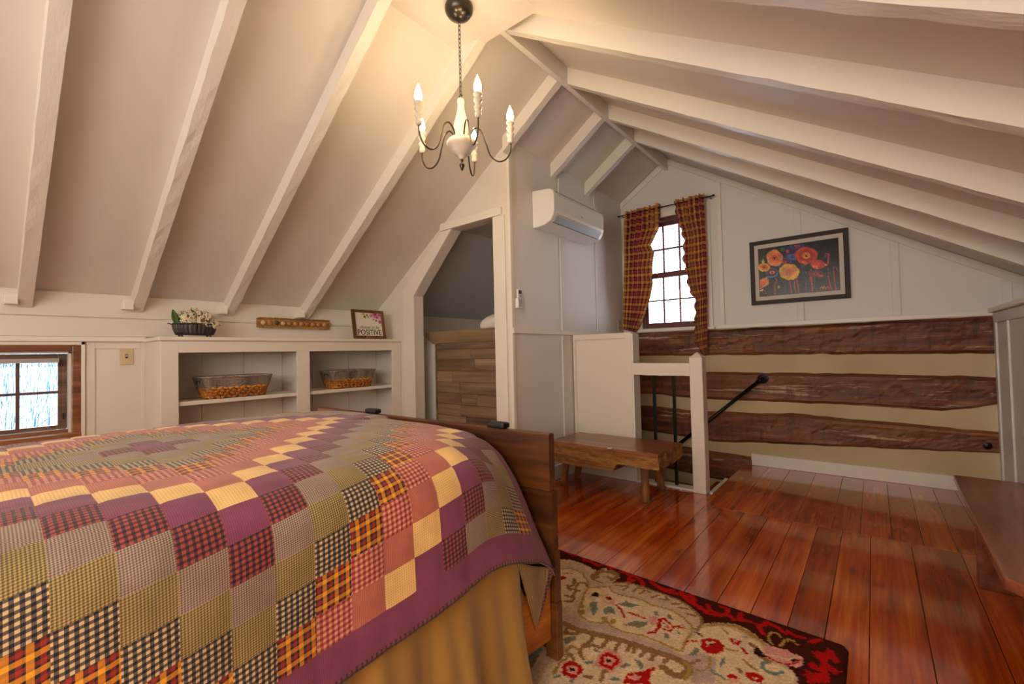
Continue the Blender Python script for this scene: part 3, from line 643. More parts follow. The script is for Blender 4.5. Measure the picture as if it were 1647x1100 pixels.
acq(ay0+.05, ay1-.05, .86, 1.78, .005, .010).build('louver', M_grey, ac, bevel=.002)
acq(ay0+.045, ay1-.045, .60, .70, .001, .006).build('outlet_lip', M_trim, ac)
bx(AX+.2155, AX+.2165, 3.42, 3.435, 2.272, 2.285).build('badge', M_grey, ac)
bx(AX+.2155, AX+.2165, 3.76, 3.766, 2.262, 2.270).build('indicator', M_grey, ac)
bx(AX+.212, AX+.2158, ay0+.02, ay1-.02, 2.398, 2.401).build('panel_seam', M_grey, ac)
rm = thing('remote_control', 'white air conditioner remote in a wall holder beside the closet doorway', 'remote control', (AX+.02, 2.755, 1.45))
bx(AX, AX+.030, 2.725, 2.785, 1.452, 1.53).build('holder', M_white, rm, bevel=.004)
bx(AX+.008, AX+.027, 2.731, 2.779, 1.532, 1.60).build('handset', M_white, rm, bevel=.004)
bx(AX+.0275, AX+.0285, 2.737, 2.773, 1.562, 1.592).build('display', plain('grey_display', '#3f474c', .3), rm)
M_btn = plain('remote_buttons', '#6c7074', .5); M_btr = plain('remote_button_red', '#b0503c', .5)
for i in range(3):
    for j in range(4): bx(AX+.0305, AX+.032, 2.737+i*.013, 2.745+i*.013, 1.465+j*.015, 1.473+j*.015).build('button', M_btn, rm)
bx(AX+.0275, AX+.029, 2.750, 2.762, 1.542, 1.552).build('power_button', M_btr, rm)
# ------------------------------------------------------------ curtains
def curtain(outer, inner, label, seed, side):
    t = thing('plaid_curtain', label, 'curtain', ((outer[0][0]+inner[0][0])/2, GY-.07, outer[-1][1]), 'plaid curtains at the gable window')
    zt, zb = 2.635, min(outer[-1][1], inner[-1][1])
    def xo(z, P):
        if z >= P[0][1]: return P[0][0]
        for (a, b), (c, d) in zip(P, P[1:]):
            if z >= d: return a+(c-a)*(b-z)/max(1e-6, b-d)
        return P[-1][0]
    W0 = .52; NU, NV = 90, 110; m = MB(); uv = []
    def fn(u, v):
        z = zt+(zb-zt)*v
        a, b = xo(z, outer), xo(z, inner)
        zend_o, zend_i = outer[-1][1], inner[-1][1]
        zz = zt+((zend_o*(1-u)+zend_i*u)-zt)*v
        a, b = xo(zz, outer), xo(zz, inner); w = abs(b-a)
        amp = .010+.014*min(1, max(0, (zz-2.2)/.3)) if zz > 2.2 else .012
        tight = 1 if v > .10 else .6+.4*v/.10
        fold = math.sin(u*2*math.pi*5.5+seed+.6*nz(u*3, v*4, seed)+1.2*v*math.sin(seed))
        y = GY-.075-amp*1.3*fold*tight-.012*nz(u*6, v*7, seed)
        x = a+(b-a)*u+.006*nz(u*9, v*9, seed+3)
        if zz > 2.57: y += .012*math.sin(u*2*math.pi*9+seed)*(zz-2.57)/.06; zz += .012*nz(u*12, 0, seed)
        ruf = max(0, (u-.86)/.14)
        y -= .018*ruf*math.sin(v*2*math.pi*13+seed); x += side*.008*ruf*math.sin(v*2*math.pi*13+1)
        return (x, y, zz)
    m.grid(fn, NU, NV); o = m.build('drape', M_curt, t, smooth=True, solid=.0015)
    lay = o.data.uv_layers.new(name='UVMap'); vi = np.zeros(len(o.data.loops), int); o.data.loops.foreach_get('vertex_index', vi)
    uvs = np.stack([(vi//(NV+1))/NU*W0, (vi % (NV+1))/NV*(zt-zb)], 1); lay.data.foreach_set('uv', uvs.astype(np.float32).ravel())
curtain([(-2.085, 2.62), (-2.10, 2.227), (-2.128, 1.746), (-2.148, 1.332)], [(-1.702, 2.60), (-1.715, 2.397), (-1.815, 2.215), (-1.776, 2.141), (-1.805, 1.979), (-1.80, 1.812), (-1.839, 1.649), (-1.893, 1.487), (-1.967, 1.337), (-2.0, 1.291)], 'left plaid curtain gathered on the rod, hanging short of the log wall', 1.0, 1)
curtain([(-1.245, 2.64), (-1.244, 2.271), (-1.242, 1.962), (-1.258, 1.471), (-1.268, 1.06)], [(-1.546, 2.62), (-1.519, 2.42), (-1.463, 2.217), (-1.476, 1.996), (-1.444, 1.833), (-1.418, 1.672), (-1.377, 1.618), (-1.38, 1.356), (-1.375, 1.137), (-1.315, 1.031)], 'right plaid curtain hanging past the sill in a point over the top log', 2.4, -1)
rd = thing('curtain_rod', 'thin black curtain rod across the top of the gable window', 'curtain rod', (-1.66, GY-.075, 2.595))
MB().tube([(-2.155, GY-.078, 2.598), (-1.17, GY-.078, 2.592)], .006, 8).build('rod', M_black, rd, smooth=True)
for x in (-2.16, -1.165): MB().ell((x, GY-.078, 2.595), (.014, .010, .010), 10, 8).build('finial', M_black, rd, smooth=True)
for x in (-2.12, -1.20): MB().tube([(x, GY-.005, 2.585), (x, GY-.078, 2.588)], .005, 6).build('bracket', M_black, rd)
# ------------------------------------------------------------ framed poppy print
def rasterize(H_, W_, x0, x1, y0, y1, shapes, cols, base, jit=0, seed=0):
    g_ = np.random.default_rng(seed); X, Y = np.meshgrid(x0+(x1-x0)*(np.arange(W_)+.5)/W_, y0+(y1-y0)*(np.arange(H_)+.5)/H_)
    if jit: X = X+g_.uniform(-jit, jit, X.shape); Y = Y+g_.uniform(-jit, jit, X.shape)
    A = np.zeros((H_, W_, 3)); A[:] = srgb(base)[:3]
    for kd, c, w, P in shapes:
        P = np.array(P, float); pad = w+jit*2+1e-3; mk = (X > P[:, 0].min()-pad) & (X < P[:, 0].max()+pad) & (Y > P[:, 1].min()-pad) & (Y < P[:, 1].max()+pad)
        if not mk.any(): continue
        xs, ys = X[mk], Y[mk]
        if kd == 'P':
            ins = np.zeros(xs.shape, bool); n = len(P)
            for i in range(n):
                (ax, ay), (bx_, by_) = P[i], P[(i+1) % n]
                if ay == by_: continue
                cnd = ((ay > ys) != (by_ > ys)) & (xs < (bx_-ax)*(ys-ay)/(by_-ay)+ax); ins ^= cnd
        else:
            ins = np.zeros(xs.shape, bool)
            for i in range(len(P)-1):
                a_, b_ = P[i], P[i+1]; d = b_-a_; L2 = max(1e-9, d @ d); tt = np.clip(((xs-a_[0])*d[0]+(ys-a_[1])*d[1])/L2, 0, 1)
                ins |= (xs-a_[0]-tt*d[0])**2+(ys-a_[1]-tt*d[1])**2 < (w/2)**2
        idx = np.where(mk); A[idx[0][ins], idx[1][ins]] = srgb(cols[c])[:3]
    return A
def color_grid(o, A):
    """one colour per vertex of a (W x H) grid built with MB.grid(u over W, v over H)"""
    H_, W_, _ = A.shape; at = o.data.color_attributes.new('Col', 'FLOAT_COLOR', 'POINT'); c = np.ones((W_, H_, 4), np.float32); c[..., :3] = A.transpose(1, 0, 2); at.data.foreach_set('color', c.ravel())
PIC = [('P','p',0,[(0.363,0.979),(0.617,0.958),(0.606,0.794),(0.363,0.707)]),
('P','v',0,[(0.531,0.725),(0.526,0.708),(0.516,0.695),(0.506,0.683),(0.495,0.672),(0.48,0.662),(0.462,0.661),(0.443,0.667),(0.426,0.676),(0.409,0.684),(0.392,0.695),(0.378,0.711),(0.372,0.729),(0.372,0.747),(0.372,0.765),(0.372,0.782),(0.378,0.799),(0.392,0.809),(0.409,0.813),(0.426,0.815),(0.443,0.817),(0.462,0.816),(0.48,0.807),(0.495,0.793),(0.506,0.777),(0.516,0.761),(0.526,0.744),(0.531,0.725)]),
('P','b',0,[(0.505,0.73),(0.5,0.719),(0.495,0.709),(0.49,0.699),(0.482,0.69),(0.47,0.686),(0.457,0.687),(0.445,0.691),(0.432,0.695),(0.419,0.699),(0.408,0.708),(0.401,0.72),(0.397,0.733),(0.395,0.746),(0.392,0.758),(0.393,0.771),(0.4,0.781),(0.41,0.787),(0.421,0.79),(0.432,0.794),(0.444,0.797),(0.458,0.794),(0.47,0.786),(0.479,0.776),(0.489,0.766),(0.498,0.756),(0.504,0.743),(0.505,0.73)]),
('P','v',0,[(0.477,0.735),(0.476,0.729),(0.474,0.723),(0.471,0.717),(0.466,0.713),(0.46,0.712),(0.453,0.713),(0.446,0.714),(0.439,0.715),(0.432,0.718),(0.426,0.724),(0.423,0.73),(0.421,0.737),(0.418,0.744),(0.417,0.751),(0.418,0.757),(0.423,0.762),(0.428,0.765),(0.433,0.768),(0.439,0.771),(0.446,0.772),(0.453,0.769),(0.459,0.765),(0.465,0.76),(0.471,0.755),(0.476,0.749),(0.478,0.742),(0.477,0.735)]),
('P','k',0,[(0.46,0.739),(0.46,0.736),(0.459,0.733),(0.458,0.731),(0.455,0.73),(0.452,0.729),(0.45,0.729),(0.447,0.729),(0.444,0.73),(0.441,0.732),(0.439,0.734),(0.437,0.737),(0.436,0.739),(0.435,0.742),(0.434,0.745),(0.436,0.748),(0.437,0.75),(0.439,0.751),(0.441,0.753),(0.444,0.754),(0.447,0.754),(0.45,0.752),(0.452,0.751),(0.455,0.749),(0.458,0.747),(0.459,0.745),(0.46,0.742),(0.46,0.739)]),
('P','v',0,[(0.611,0.926),(0.605,0.916),(0.594,0.908),(0.581,0.902),(0.568,0.895),(0.55,0.891),(0.528,0.892),(0.506,0.899),(0.485,0.907),(0.465,0.914),(0.444,0.924),(0.428,0.936),(0.421,0.949),(0.42,0.961),(0.42,0.972),(0.421,0.984),(0.428,0.994),(0.444,0.999),(0.465,1),(0.485,0.999),(0.506,0.998),(0.528,0.995),(0.55,0.987),(0.568,0.975),(0.581,0.963),(0.594,0.952),(0.605,0.939),(0.611,0.926)]),
('P','p',0,[(0.579,0.933),(0.574,0.926),(0.568,0.92),(0.562,0.914),(0.552,0.909),(0.539,0.908),(0.523,0.91),(0.507,0.914),(0.493,0.918),(0.477,0.923),(0.463,0.931),(0.455,0.94),(0.451,0.948),(0.448,0.957),(0.445,0.966),(0.446,0.974),(0.454,0.98),(0.466,0.982),(0.479,0.983),(0.492,0.984),(0.507,0.984),(0.523,0.981),(0.538,0.974),(0.549,0.966),(0.56,0.959),(0.571,0.95),(0.579,0.941),(0.579,0.933)]),
('P','r',0,[(0.547,0.94),(0.545,0.936),(0.543,0.932),(0.54,0.928),(0.534,0.926),(0.525,0.927),(0.517,0.928),(0.509,0.929),(0.501,0.931),(0.492,0.934),(0.486,0.938),(0.482,0.943),(0.479,0.948),(0.475,0.953),(0.474,0.958),(0.476,0.962),(0.481,0.964),(0.487,0.966),(0.493,0.967),(0.5,0.968),(0.509,0.968),(0.517,0.965),(0.525,0.961),(0.532,0.958),(0.539,0.954),(0.545,0.949),(0.547,0.944),(0.547,0.94)]),
('P','k',0,[(0.526,0.944),(0.526,0.942),(0.525,0.941),(0.523,0.939),(0.52,0.939),(0.517,0.939),(0.514,0.939),(0.51,0.939),(0.507,0.94),(0.503,0.942),(0.501,0.944),(0.499,0.946),(0.497,0.948),(0.495,0.95),(0.495,0.952),(0.497,0.953),(0.499,0.954),(0.501,0.955),(0.503,0.956),(0.507,0.956),(0.51,0.956),(0.514,0.954),(0.517,0.953),(0.52,0.952),(0.523,0.95),(0.525,0.948),(0.526,0.946),(0.526,0.944)]),
('P','v',0,[(0.441,0.641),(0.436,0.622),(0.424,0.607),(0.412,0.594),(0.399,0.581),(0.381,0.571),(0.359,0.569),(0.336,0.576),(0.316,0.586),(0.295,0.595),(0.275,0.608),(0.259,0.626),(0.252,0.647),(0.251,0.667),(0.251,0.686),(0.252,0.706),(0.259,0.724),(0.275,0.736),(0.295,0.741),(0.316,0.743),(0.336,0.745),(0.359,0.743),(0.381,0.733),(0.399,0.717),(0.412,0.699),(0.424,0.681),(0.436,0.662),(0.441,0.641)]),
('P','p',0,[(0.41,0.647),(0.405,0.634),(0.399,0.623),(0.392,0.612),(0.383,0.602),(0.369,0.597),(0.353,0.599),(0.338,0.603),(0.323,0.607),(0.308,0.613),(0.294,0.623),(0.285,0.636),(0.281,0.651),(0.278,0.665),(0.276,0.679),(0.277,0.693),(0.284,0.704),(0.297,0.711),(0.31,0.715),(0.323,0.719),(0.338,0.722),(0.354,0.718),(0.368,0.709),(0.38,0.698),(0.391,0.687),(0.402,0.675),(0.41,0.661),(0.41,0.647)]),
('P','r',0,[(0.377,0.653),(0.375,0.646),(0.374,0.639),(0.37,0.633),(0.364,0.628),(0.356,0.627),(0.348,0.628),(0.34,0.628),(0.331,0.63),(0.323,0.634),(0.316,0.64),(0.312,0.648),(0.309,0.655),(0.306,0.662),(0.304,0.67),(0.307,0.678),(0.312,0.683),(0.318,0.686),(0.324,0.69),(0.331,0.693),(0.34,0.694),(0.348,0.691),(0.356,0.686),(0.363,0.68),(0.37,0.675),(0.376,0.668),(0.378,0.66),(0.377,0.653)]),
('P','k',0,[(0.356,0.657),(0.356,0.654),(0.356,0.65),(0.354,0.648),(0.351,0.647),(0.348,0.646),(0.344,0.646),(0.341,0.646),(0.337,0.647),(0.334,0.649),(0.332,0.652),(0.33,0.654),(0.328,0.657),(0.326,0.661),(0.326,0.664),(0.328,0.667),(0.33,0.669),(0.332,0.671),(0.334,0.673),(0.337,0.674),(0.341,0.673),(0.344,0.672),(0.348,0.67),(0.351,0.669),(0.354,0.666),(0.356,0.663),(0.356,0.66),(0.356,0.657)]),
('P','v',0,[(0.277,0.465),(0.272,0.444),(0.261,0.427),(0.249,0.412),(0.237,0.396),(0.22,0.384),(0.199,0.381),(0.178,0.388),(0.158,0.398),(0.139,0.408),(0.12,0.42),(0.105,0.44),(0.098,0.463),(0.097,0.485),(0.097,0.507),(0.098,0.529),(0.105,0.55),(0.12,0.564),(0.139,0.57),(0.158,0.573),(0.178,0.576),(0.199,0.576),(0.22,0.566),(0.237,0.548),(0.249,0.528),(0.261,0.509),(0.272,0.488),(0.277,0.465)]),
('P','p',0,[(0.248,0.47),(0.243,0.456),(0.237,0.444),(0.231,0.431),(0.222,0.419),(0.209,0.413),(0.194,0.414),(0.18,0.418),(0.166,0.422),(0.151,0.427),(0.138,0.438),(0.13,0.453),(0.126,0.469),(0.123,0.484),(0.121,0.5),(0.121,0.516),(0.129,0.529),(0.141,0.537),(0.153,0.542),(0.165,0.547),(0.179,0.551),(0.194,0.548),(0.208,0.538),(0.219,0.526),(0.23,0.515),(0.24,0.502),(0.247,0.486),(0.248,0.47)]),
('P','o',0,[(0.217,0.476),(0.215,0.468),(0.213,0.46),(0.21,0.453),(0.204,0.447),(0.197,0.446),(0.189,0.446),(0.181,0.447),(0.173,0.448),(0.165,0.451),(0.159,0.458),(0.155,0.467),(0.152,0.475),(0.149,0.483),(0.148,0.492),(0.15,0.5),(0.155,0.506),(0.161,0.51),(0.166,0.515),(0.173,0.519),(0.181,0.519),(0.189,0.516),(0.196,0.511),(0.203,0.506),(0.209,0.5),(0.215,0.493),(0.217,0.484),(0.217,0.476)]),
('P','k',0,[(0.197,0.479),(0.197,0.475),(0.196,0.472),(0.195,0.469),(0.192,0.467),(0.189,0.467),(0.185,0.466),(0.182,0.466),(0.179,0.467),(0.176,0.469),(0.173,0.472),(0.172,0.475),(0.17,0.478),(0.168,0.482),(0.168,0.486),(0.17,0.489),(0.172,0.491),(0.174,0.494),(0.176,0.496),(0.179,0.497),(0.182,0.497),(0.185,0.495),(0.189,0.494),(0.192,0.492),(0.195,0.489),(0.196,0.486),(0.197,0.482),(0.197,0.479)]),
('L','c',0.02,[(0.109,0.398),(0.194,0.384),(0.262,0.451)]),
('P','b',0,[(0.268,0.605),(0.31,0.563),(0.278,0.551)]),
('L','g',0.006,[(0.268,0.398),(0.342,0.198),(0.31,0.014)]),
('L','g',0.006,[(0.352,0.299),(0.342,0.01)]),
('L','r',0.009,[(0.395,0.284),(0.416,0.137),(0.416,0.018)]),
('L','r',0.009,[(0.463,0.266),(0.458,0.132),(0.479,0.028)]),
('L','r',0.011,[(0.49,0.329),(0.501,0.176),(0.511,0.015)]),
('L','v',0.01,[(0.564,0.468),(0.596,0.247),(0.601,0.013)]),
('L','r',0.012,[(0.665,0.452),(0.67,0.253),(0.675,0.005)]),
('L','r',0.009,[(0.643,0.422),(0.654,0.222)]),
('L','g',0.006,[(0.707,0.314),(0.702,0.067)]),
('L','r',0.013,[(0.839,0.725),(0.881,0.709),(0.871,0.549),(0.86,0.502)]),
('L','g',0.008,[(0.866,0.453),(0.871,0.322)]),
('L','r',0.011,[(0.866,0.291),(0.881,0.127),(0.897,0.02)]),
('L','r',0.01,[(0.966,0.389),(0.961,0.438),(0.929,0.443),(0.934,0.201),(0.945,0.014)]),
('P','g',0,[(0.829,0.703),(0.855,0.706),(0.85,0.634),(0.829,0.654)]),
('L','r',0.01,[(0.22,0.362),(0.241,0.307),(0.21,0.217),(0.215,0.009)]),
('L','g',0.007,[(0.236,0.282),(0.257,0.21)]),
('P','G',0,[(0.241,0.195),(0.273,0.199),(0.278,0.147),(0.252,0.133)]),
('L','g',0.007,[(0.199,0.288),(0.194,0.011)]),
('P','y',0,[(0.16,0.59),(0.155,0.57),(0.145,0.555),(0.137,0.539),(0.126,0.523),(0.11,0.516),(0.091,0.518),(0.073,0.522),(0.054,0.524),(0.036,0.533),(0.022,0.551),(0.014,0.57),(0.004,0.589),(-0.004,0.61),(-0.004,0.631),(0.004,0.648),(0.014,0.663),(0.022,0.68),(0.036,0.692),(0.054,0.694),(0.073,0.69),(0.091,0.687),(0.11,0.682),(0.126,0.668),(0.137,0.649),(0.145,0.63),(0.155,0.611),(0.16,0.59)]),
('P','o',0,[(0.134,0.594),(0.13,0.582),(0.125,0.57),(0.121,0.557),(0.112,0.547),(0.099,0.545),(0.086,0.545),(0.074,0.545),(0.061,0.547),(0.049,0.556),(0.04,0.568),(0.032,0.581),(0.024,0.593),(0.02,0.608),(0.022,0.622),(0.027,0.634),(0.031,0.647),(0.038,0.659),(0.049,0.665),(0.062,0.665),(0.074,0.665),(0.087,0.665),(0.1,0.659),(0.11,0.648),(0.118,0.635),(0.126,0.623),(0.134,0.609),(0.134,0.594)]),
('P','r',0,[(0.107,0.599),(0.105,0.592),(0.104,0.585),(0.101,0.578),(0.095,0.575),(0.089,0.573),(0.082,0.572),(0.075,0.571),(0.068,0.573),(0.062,0.579),(0.057,0.585),(0.052,0.591),(0.048,0.599),(0.047,0.607),(0.049,0.614),(0.05,0.621),(0.051,0.629),(0.056,0.634),(0.062,0.636),(0.069,0.637),(0.075,0.639),(0.083,0.638),(0.089,0.634),(0.095,0.627),(0.1,0.622),(0.105,0.615),(0.108,0.607),(0.107,0.599)]),
('P','k',0,[(0.089,0.603),(0.089,0.599),(0.089,0.596),(0.087,0.594),(0.085,0.593),(0.082,0.592),(0.079,0.59),(0.076,0.59),(0.074,0.592),(0.071,0.594),(0.069,0.596),(0.066,0.599),(0.065,0.602),(0.065,0.606),(0.065,0.609),(0.065,0.612),(0.066,0.615),(0.069,0.617),(0.071,0.618),(0.074,0.619),(0.076,0.62),(0.08,0.619),(0.082,0.617),(0.085,0.614),(0.087,0.612),(0.089,0.609),(0.09,0.606),(0.089,0.603)]),
('P','Y',0,[(0.048,0.734),(0.072,0.79),(0.088,0.691),(0.061,0.678)]),
('P','O',0,[(0.328,0.747),(0.32,0.711),(0.31,0.679),(0.3,0.646),(0.286,0.616),(0.264,0.599),(0.238,0.6),(0.214,0.608),(0.191,0.617),(0.166,0.629),(0.144,0.654),(0.13,0.692),(0.124,0.732),(0.119,0.77),(0.115,0.81),(0.117,0.851),(0.129,0.884),(0.149,0.906),(0.17,0.92),(0.19,0.935),(0.214,0.944),(0.239,0.939),(0.262,0.916),(0.281,0.887),(0.298,0.858),(0.316,0.826),(0.328,0.788),(0.328,0.747)]),
('P','o',0,[(0.293,0.754),(0.289,0.729),(0.285,0.704),(0.279,0.679),(0.266,0.661),(0.249,0.654),(0.232,0.654),(0.216,0.655),(0.199,0.658),(0.181,0.669),(0.168,0.691),(0.16,0.717),(0.154,0.743),(0.147,0.77),(0.144,0.799),(0.148,0.826),(0.159,0.846),(0.172,0.862),(0.184,0.877),(0.198,0.89),(0.216,0.894),(0.233,0.884),(0.248,0.868),(0.263,0.851),(0.277,0.834),(0.289,0.81),(0.294,0.782),(0.293,0.754)]),
('P','r',0,[(0.259,0.761),(0.258,0.747),(0.257,0.732),(0.252,0.719),(0.244,0.712),(0.235,0.709),(0.227,0.707),(0.218,0.705),(0.208,0.707),(0.199,0.716),(0.193,0.728),(0.188,0.741),(0.183,0.755),(0.179,0.769),(0.179,0.785),(0.182,0.799),(0.188,0.809),(0.193,0.82),(0.2,0.83),(0.208,0.836),(0.218,0.835),(0.227,0.829),(0.235,0.822),(0.244,0.815),(0.252,0.805),(0.257,0.791),(0.259,0.776),(0.259,0.761)]),
('P','k',0,[(0.237,0.766),(0.237,0.759),(0.236,0.753),(0.233,0.749),(0.23,0.746),(0.227,0.744),(0.223,0.742),(0.219,0.741),(0.215,0.743),(0.212,0.747),(0.209,0.752),(0.206,0.757),(0.204,0.763),(0.203,0.769),(0.203,0.775),(0.205,0.781),(0.206,0.786),(0.208,0.791),(0.211,0.795),(0.215,0.797),(0.219,0.796),(0.223,0.794),(0.227,0.792),(0.231,0.789),(0.234,0.784),(0.235,0.778),(0.236,0.772),(0.237,0.766)]),
('P','r',0,[(0.752,0.709),(0.745,0.674),(0.738,0.639),(0.726,0.605),(0.703,0.58),(0.672,0.572),(0.64,0.573),(0.609,0.575),(0.577,0.58),(0.545,0.596),(0.52,0.628),(0.505,0.666),(0.493,0.703),(0.481,0.741),(0.475,0.781),(0.483,0.819),(0.503,0.847),(0.527,0.868),(0.55,0.888),(0.577,0.905),(0.609,0.909),(0.641,0.894),(0.67,0.87),(0.696,0.846),(0.723,0.82),(0.745,0.787),(0.755,0.747),(0.752,0.709)]),
('P','R',0,[(0.709,0.717),(0.708,0.691),(0.705,0.664),(0.694,0.642),(0.675,0.629),(0.654,0.625),(0.633,0.621),(0.611,0.618),(0.588,0.623),(0.567,0.639),(0.552,0.663),(0.54,0.687),(0.528,0.711),(0.518,0.739),(0.517,0.767),(0.527,0.791),(0.54,0.81),(0.553,0.829),(0.568,0.846),(0.588,0.856),(0.611,0.853),(0.633,0.842),(0.653,0.829),(0.674,0.815),(0.694,0.797),(0.706,0.771),(0.71,0.743),(0.709,0.717)]),
('P','o',0,[(0.668,0.724),(0.669,0.709),(0.666,0.695),(0.658,0.685),(0.647,0.679),(0.637,0.675),(0.626,0.67),(0.614,0.669),(0.601,0.674),(0.591,0.685),(0.583,0.696),(0.574,0.708),(0.566,0.721),(0.563,0.737),(0.565,0.751),(0.57,0.764),(0.575,0.775),(0.581,0.787),(0.59,0.796),(0.602,0.799),(0.614,0.796),(0.626,0.792),(0.637,0.787),(0.649,0.78),(0.659,0.768),(0.663,0.753),(0.666,0.739),(0.668,0.724)]),
('P','k',0,[(0.639,0.73),(0.639,0.723),(0.637,0.718),(0.633,0.714),(0.629,0.711),(0.626,0.708),(0.621,0.706),(0.616,0.707),(0.611,0.71),(0.606,0.714),(0.602,0.718),(0.598,0.723),(0.595,0.728),(0.595,0.735),(0.596,0.741),(0.597,0.746),(0.598,0.752),(0.601,0.757),(0.606,0.76),(0.611,0.76),(0.616,0.759),(0.621,0.759),(0.626,0.757),(0.631,0.753),(0.634,0.748),(0.636,0.742),(0.638,0.736),(0.639,0.73)]),
('P','o',0,[(0.553,0.621),(0.596,0.646),(0.638,0.572),(0.606,0.545)]),
('P','k',0,[(0.601,0.737),(0.617,0.759),(0.636,0.722),(0.617,0.692)]),
('L','y',0.006,[(0.59,0.722),(0.617,0.759),(0.647,0.712),(0.617,0.676),(0.59,0.722)]),
('P','r',0,[(0.659,0.552),(0.723,0.624),(0.786,0.621),(0.85,0.52),(0.818,0.46),(0.754,0.438),(0.702,0.463)]),
('P','o',0,[(0.665,0.543),(0.712,0.477),(0.754,0.441),(0.744,0.505)]),
('P','y',0,[(0.829,0.548),(0.858,0.495),(0.839,0.49)]),
('P','g',0,[(0.553,0.554),(0.596,0.563),(0.585,0.498),(0.559,0.494)]),
('P','m',0,[(0.817,0.347),(0.811,0.332),(0.8,0.321),(0.79,0.31),(0.778,0.298),(0.76,0.293),(0.738,0.295),(0.718,0.299),(0.697,0.301),(0.676,0.308),(0.661,0.322),(0.651,0.337),(0.64,0.351),(0.63,0.367),(0.63,0.383),(0.64,0.395),(0.651,0.406),(0.661,0.419),(0.676,0.428),(0.697,0.428),(0.718,0.424),(0.738,0.422),(0.76,0.417),(0.778,0.407),(0.79,0.392),(0.8,0.377),(0.811,0.363),(0.817,0.347)]),
('P','m',0,[(0.787,0.351),(0.782,0.342),(0.777,0.333),(0.772,0.323),(0.762,0.316),(0.748,0.315),(0.733,0.316),(0.719,0.316),(0.704,0.317),(0.691,0.325),(0.681,0.334),(0.672,0.344),(0.662,0.354),(0.658,0.365),(0.661,0.375),(0.666,0.384),(0.671,0.394),(0.678,0.402),(0.691,0.406),(0.705,0.406),(0.719,0.406),(0.734,0.405),(0.749,0.401),(0.76,0.392),(0.769,0.382),(0.778,0.373),(0.787,0.362),(0.787,0.351)]),
('P','r',0,[(0.756,0.356),(0.755,0.35),(0.753,0.345),(0.75,0.34),(0.743,0.337),(0.736,0.337),(0.729,0.336),(0.721,0.335),(0.713,0.337),(0.706,0.342),(0.7,0.347),(0.694,0.351),(0.689,0.357),(0.688,0.363),(0.69,0.368),(0.691,0.374),(0.693,0.379),(0.698,0.383),(0.706,0.384),(0.713,0.385),(0.721,0.386),(0.729,0.385),(0.736,0.382),(0.742,0.377),(0.748,0.372),(0.754,0.367),(0.757,0.361),(0.756,0.356)]),
('P','k',0,[(0.737,0.359),(0.737,0.356),(0.736,0.354),(0.734,0.352),(0.731,0.351),(0.728,0.351),(0.725,0.35),(0.722,0.35),(0.719,0.351),(0.716,0.353),(0.713,0.355),(0.71,0.357),(0.709,0.359),(0.709,0.362),(0.709,0.364),(0.709,0.366),(0.71,0.369),(0.713,0.37),(0.716,0.37),(0.719,0.371),(0.722,0.372),(0.725,0.371),(0.728,0.369),(0.731,0.368),(0.734,0.366),(0.736,0.364),(0.737,0.361),(0.737,0.359)]),
('P','r',0,[(0.749,0.34),(0.813,0.315),(0.797,0.276),(0.754,0.299)]),
('P','g',0,[(0.59,0.414),(0.622,0.426),(0.617,0.36)]),
('P','y',0,[(0.53,0.432),(0.519,0.399),(0.511,0.365),(0.501,0.33),(0.477,0.31),(0.448,0.304),(0.422,0.293),(0.392,0.286),(0.363,0.304),(0.339,0.329),(0.313,0.349),(0.289,0.378),(0.281,0.418),(0.279,0.455),(0.273,0.494),(0.276,0.532),(0.296,0.559),(0.316,0.581),(0.335,0.608),(0.362,0.621),(0.393,0.612),(0.421,0.603),(0.452,0.596),(0.478,0.573),(0.494,0.537),(0.51,0.505),(0.528,0.471),(0.53,0.432)]),
('P','O',0,[(0.487,0.439),(0.483,0.415),(0.481,0.389),(0.471,0.367),(0.452,0.357),(0.434,0.348),(0.416,0.336),(0.395,0.338),(0.375,0.353),(0.357,0.365),(0.337,0.378),(0.324,0.402),(0.32,0.429),(0.313,0.455),(0.308,0.482),(0.315,0.507),(0.329,0.525),(0.339,0.545),(0.354,0.564),(0.374,0.566),(0.395,0.562),(0.415,0.562),(0.437,0.555),(0.453,0.534),(0.465,0.512),(0.481,0.491),(0.49,0.465),(0.487,0.439)]),
('P','o',0,[(0.446,0.446),(0.447,0.432),(0.445,0.417),(0.437,0.408),(0.428,0.402),(0.419,0.394),(0.409,0.389),(0.397,0.393),(0.387,0.399),(0.375,0.403),(0.366,0.412),(0.361,0.427),(0.356,0.44),(0.351,0.454),(0.35,0.469),(0.356,0.481),(0.361,0.493),(0.366,0.505),(0.375,0.512),(0.387,0.512),(0.397,0.514),(0.409,0.515),(0.419,0.507),(0.428,0.496),(0.436,0.486),(0.445,0.474),(0.447,0.46),(0.446,0.446)]),
('P','G',0,[(0.42,0.45),(0.42,0.444),(0.419,0.438),(0.415,0.435),(0.412,0.431),(0.408,0.427),(0.404,0.427),(0.399,0.429),(0.394,0.43),(0.389,0.432),(0.386,0.437),(0.384,0.442),(0.381,0.448),(0.379,0.454),(0.38,0.46),(0.382,0.465),(0.383,0.47),(0.385,0.475),(0.39,0.477),(0.394,0.478),(0.399,0.48),(0.404,0.479),(0.408,0.475),(0.412,0.471),(0.416,0.468),(0.419,0.462),(0.419,0.456),(0.42,0.45)]),
('P','y',0,[(0.278,0.448),(0.363,0.366),(0.448,0.277),(0.511,0.36),(0.522,0.442),(0.448,0.369),(0.363,0.383)]),
('P','O',0,[(0.014,0.352),(0.109,0.407),(0.135,0.332),(0.13,0.246),(0.014,0.166)]),
('P','o',0,[(0.014,0.316),(0.088,0.34),(0.098,0.251),(0.014,0.193)]),
('P','y',0,[(0.005,0.141),(0.061,0.168),(0.056,0.134),(0.008,0.114)]),
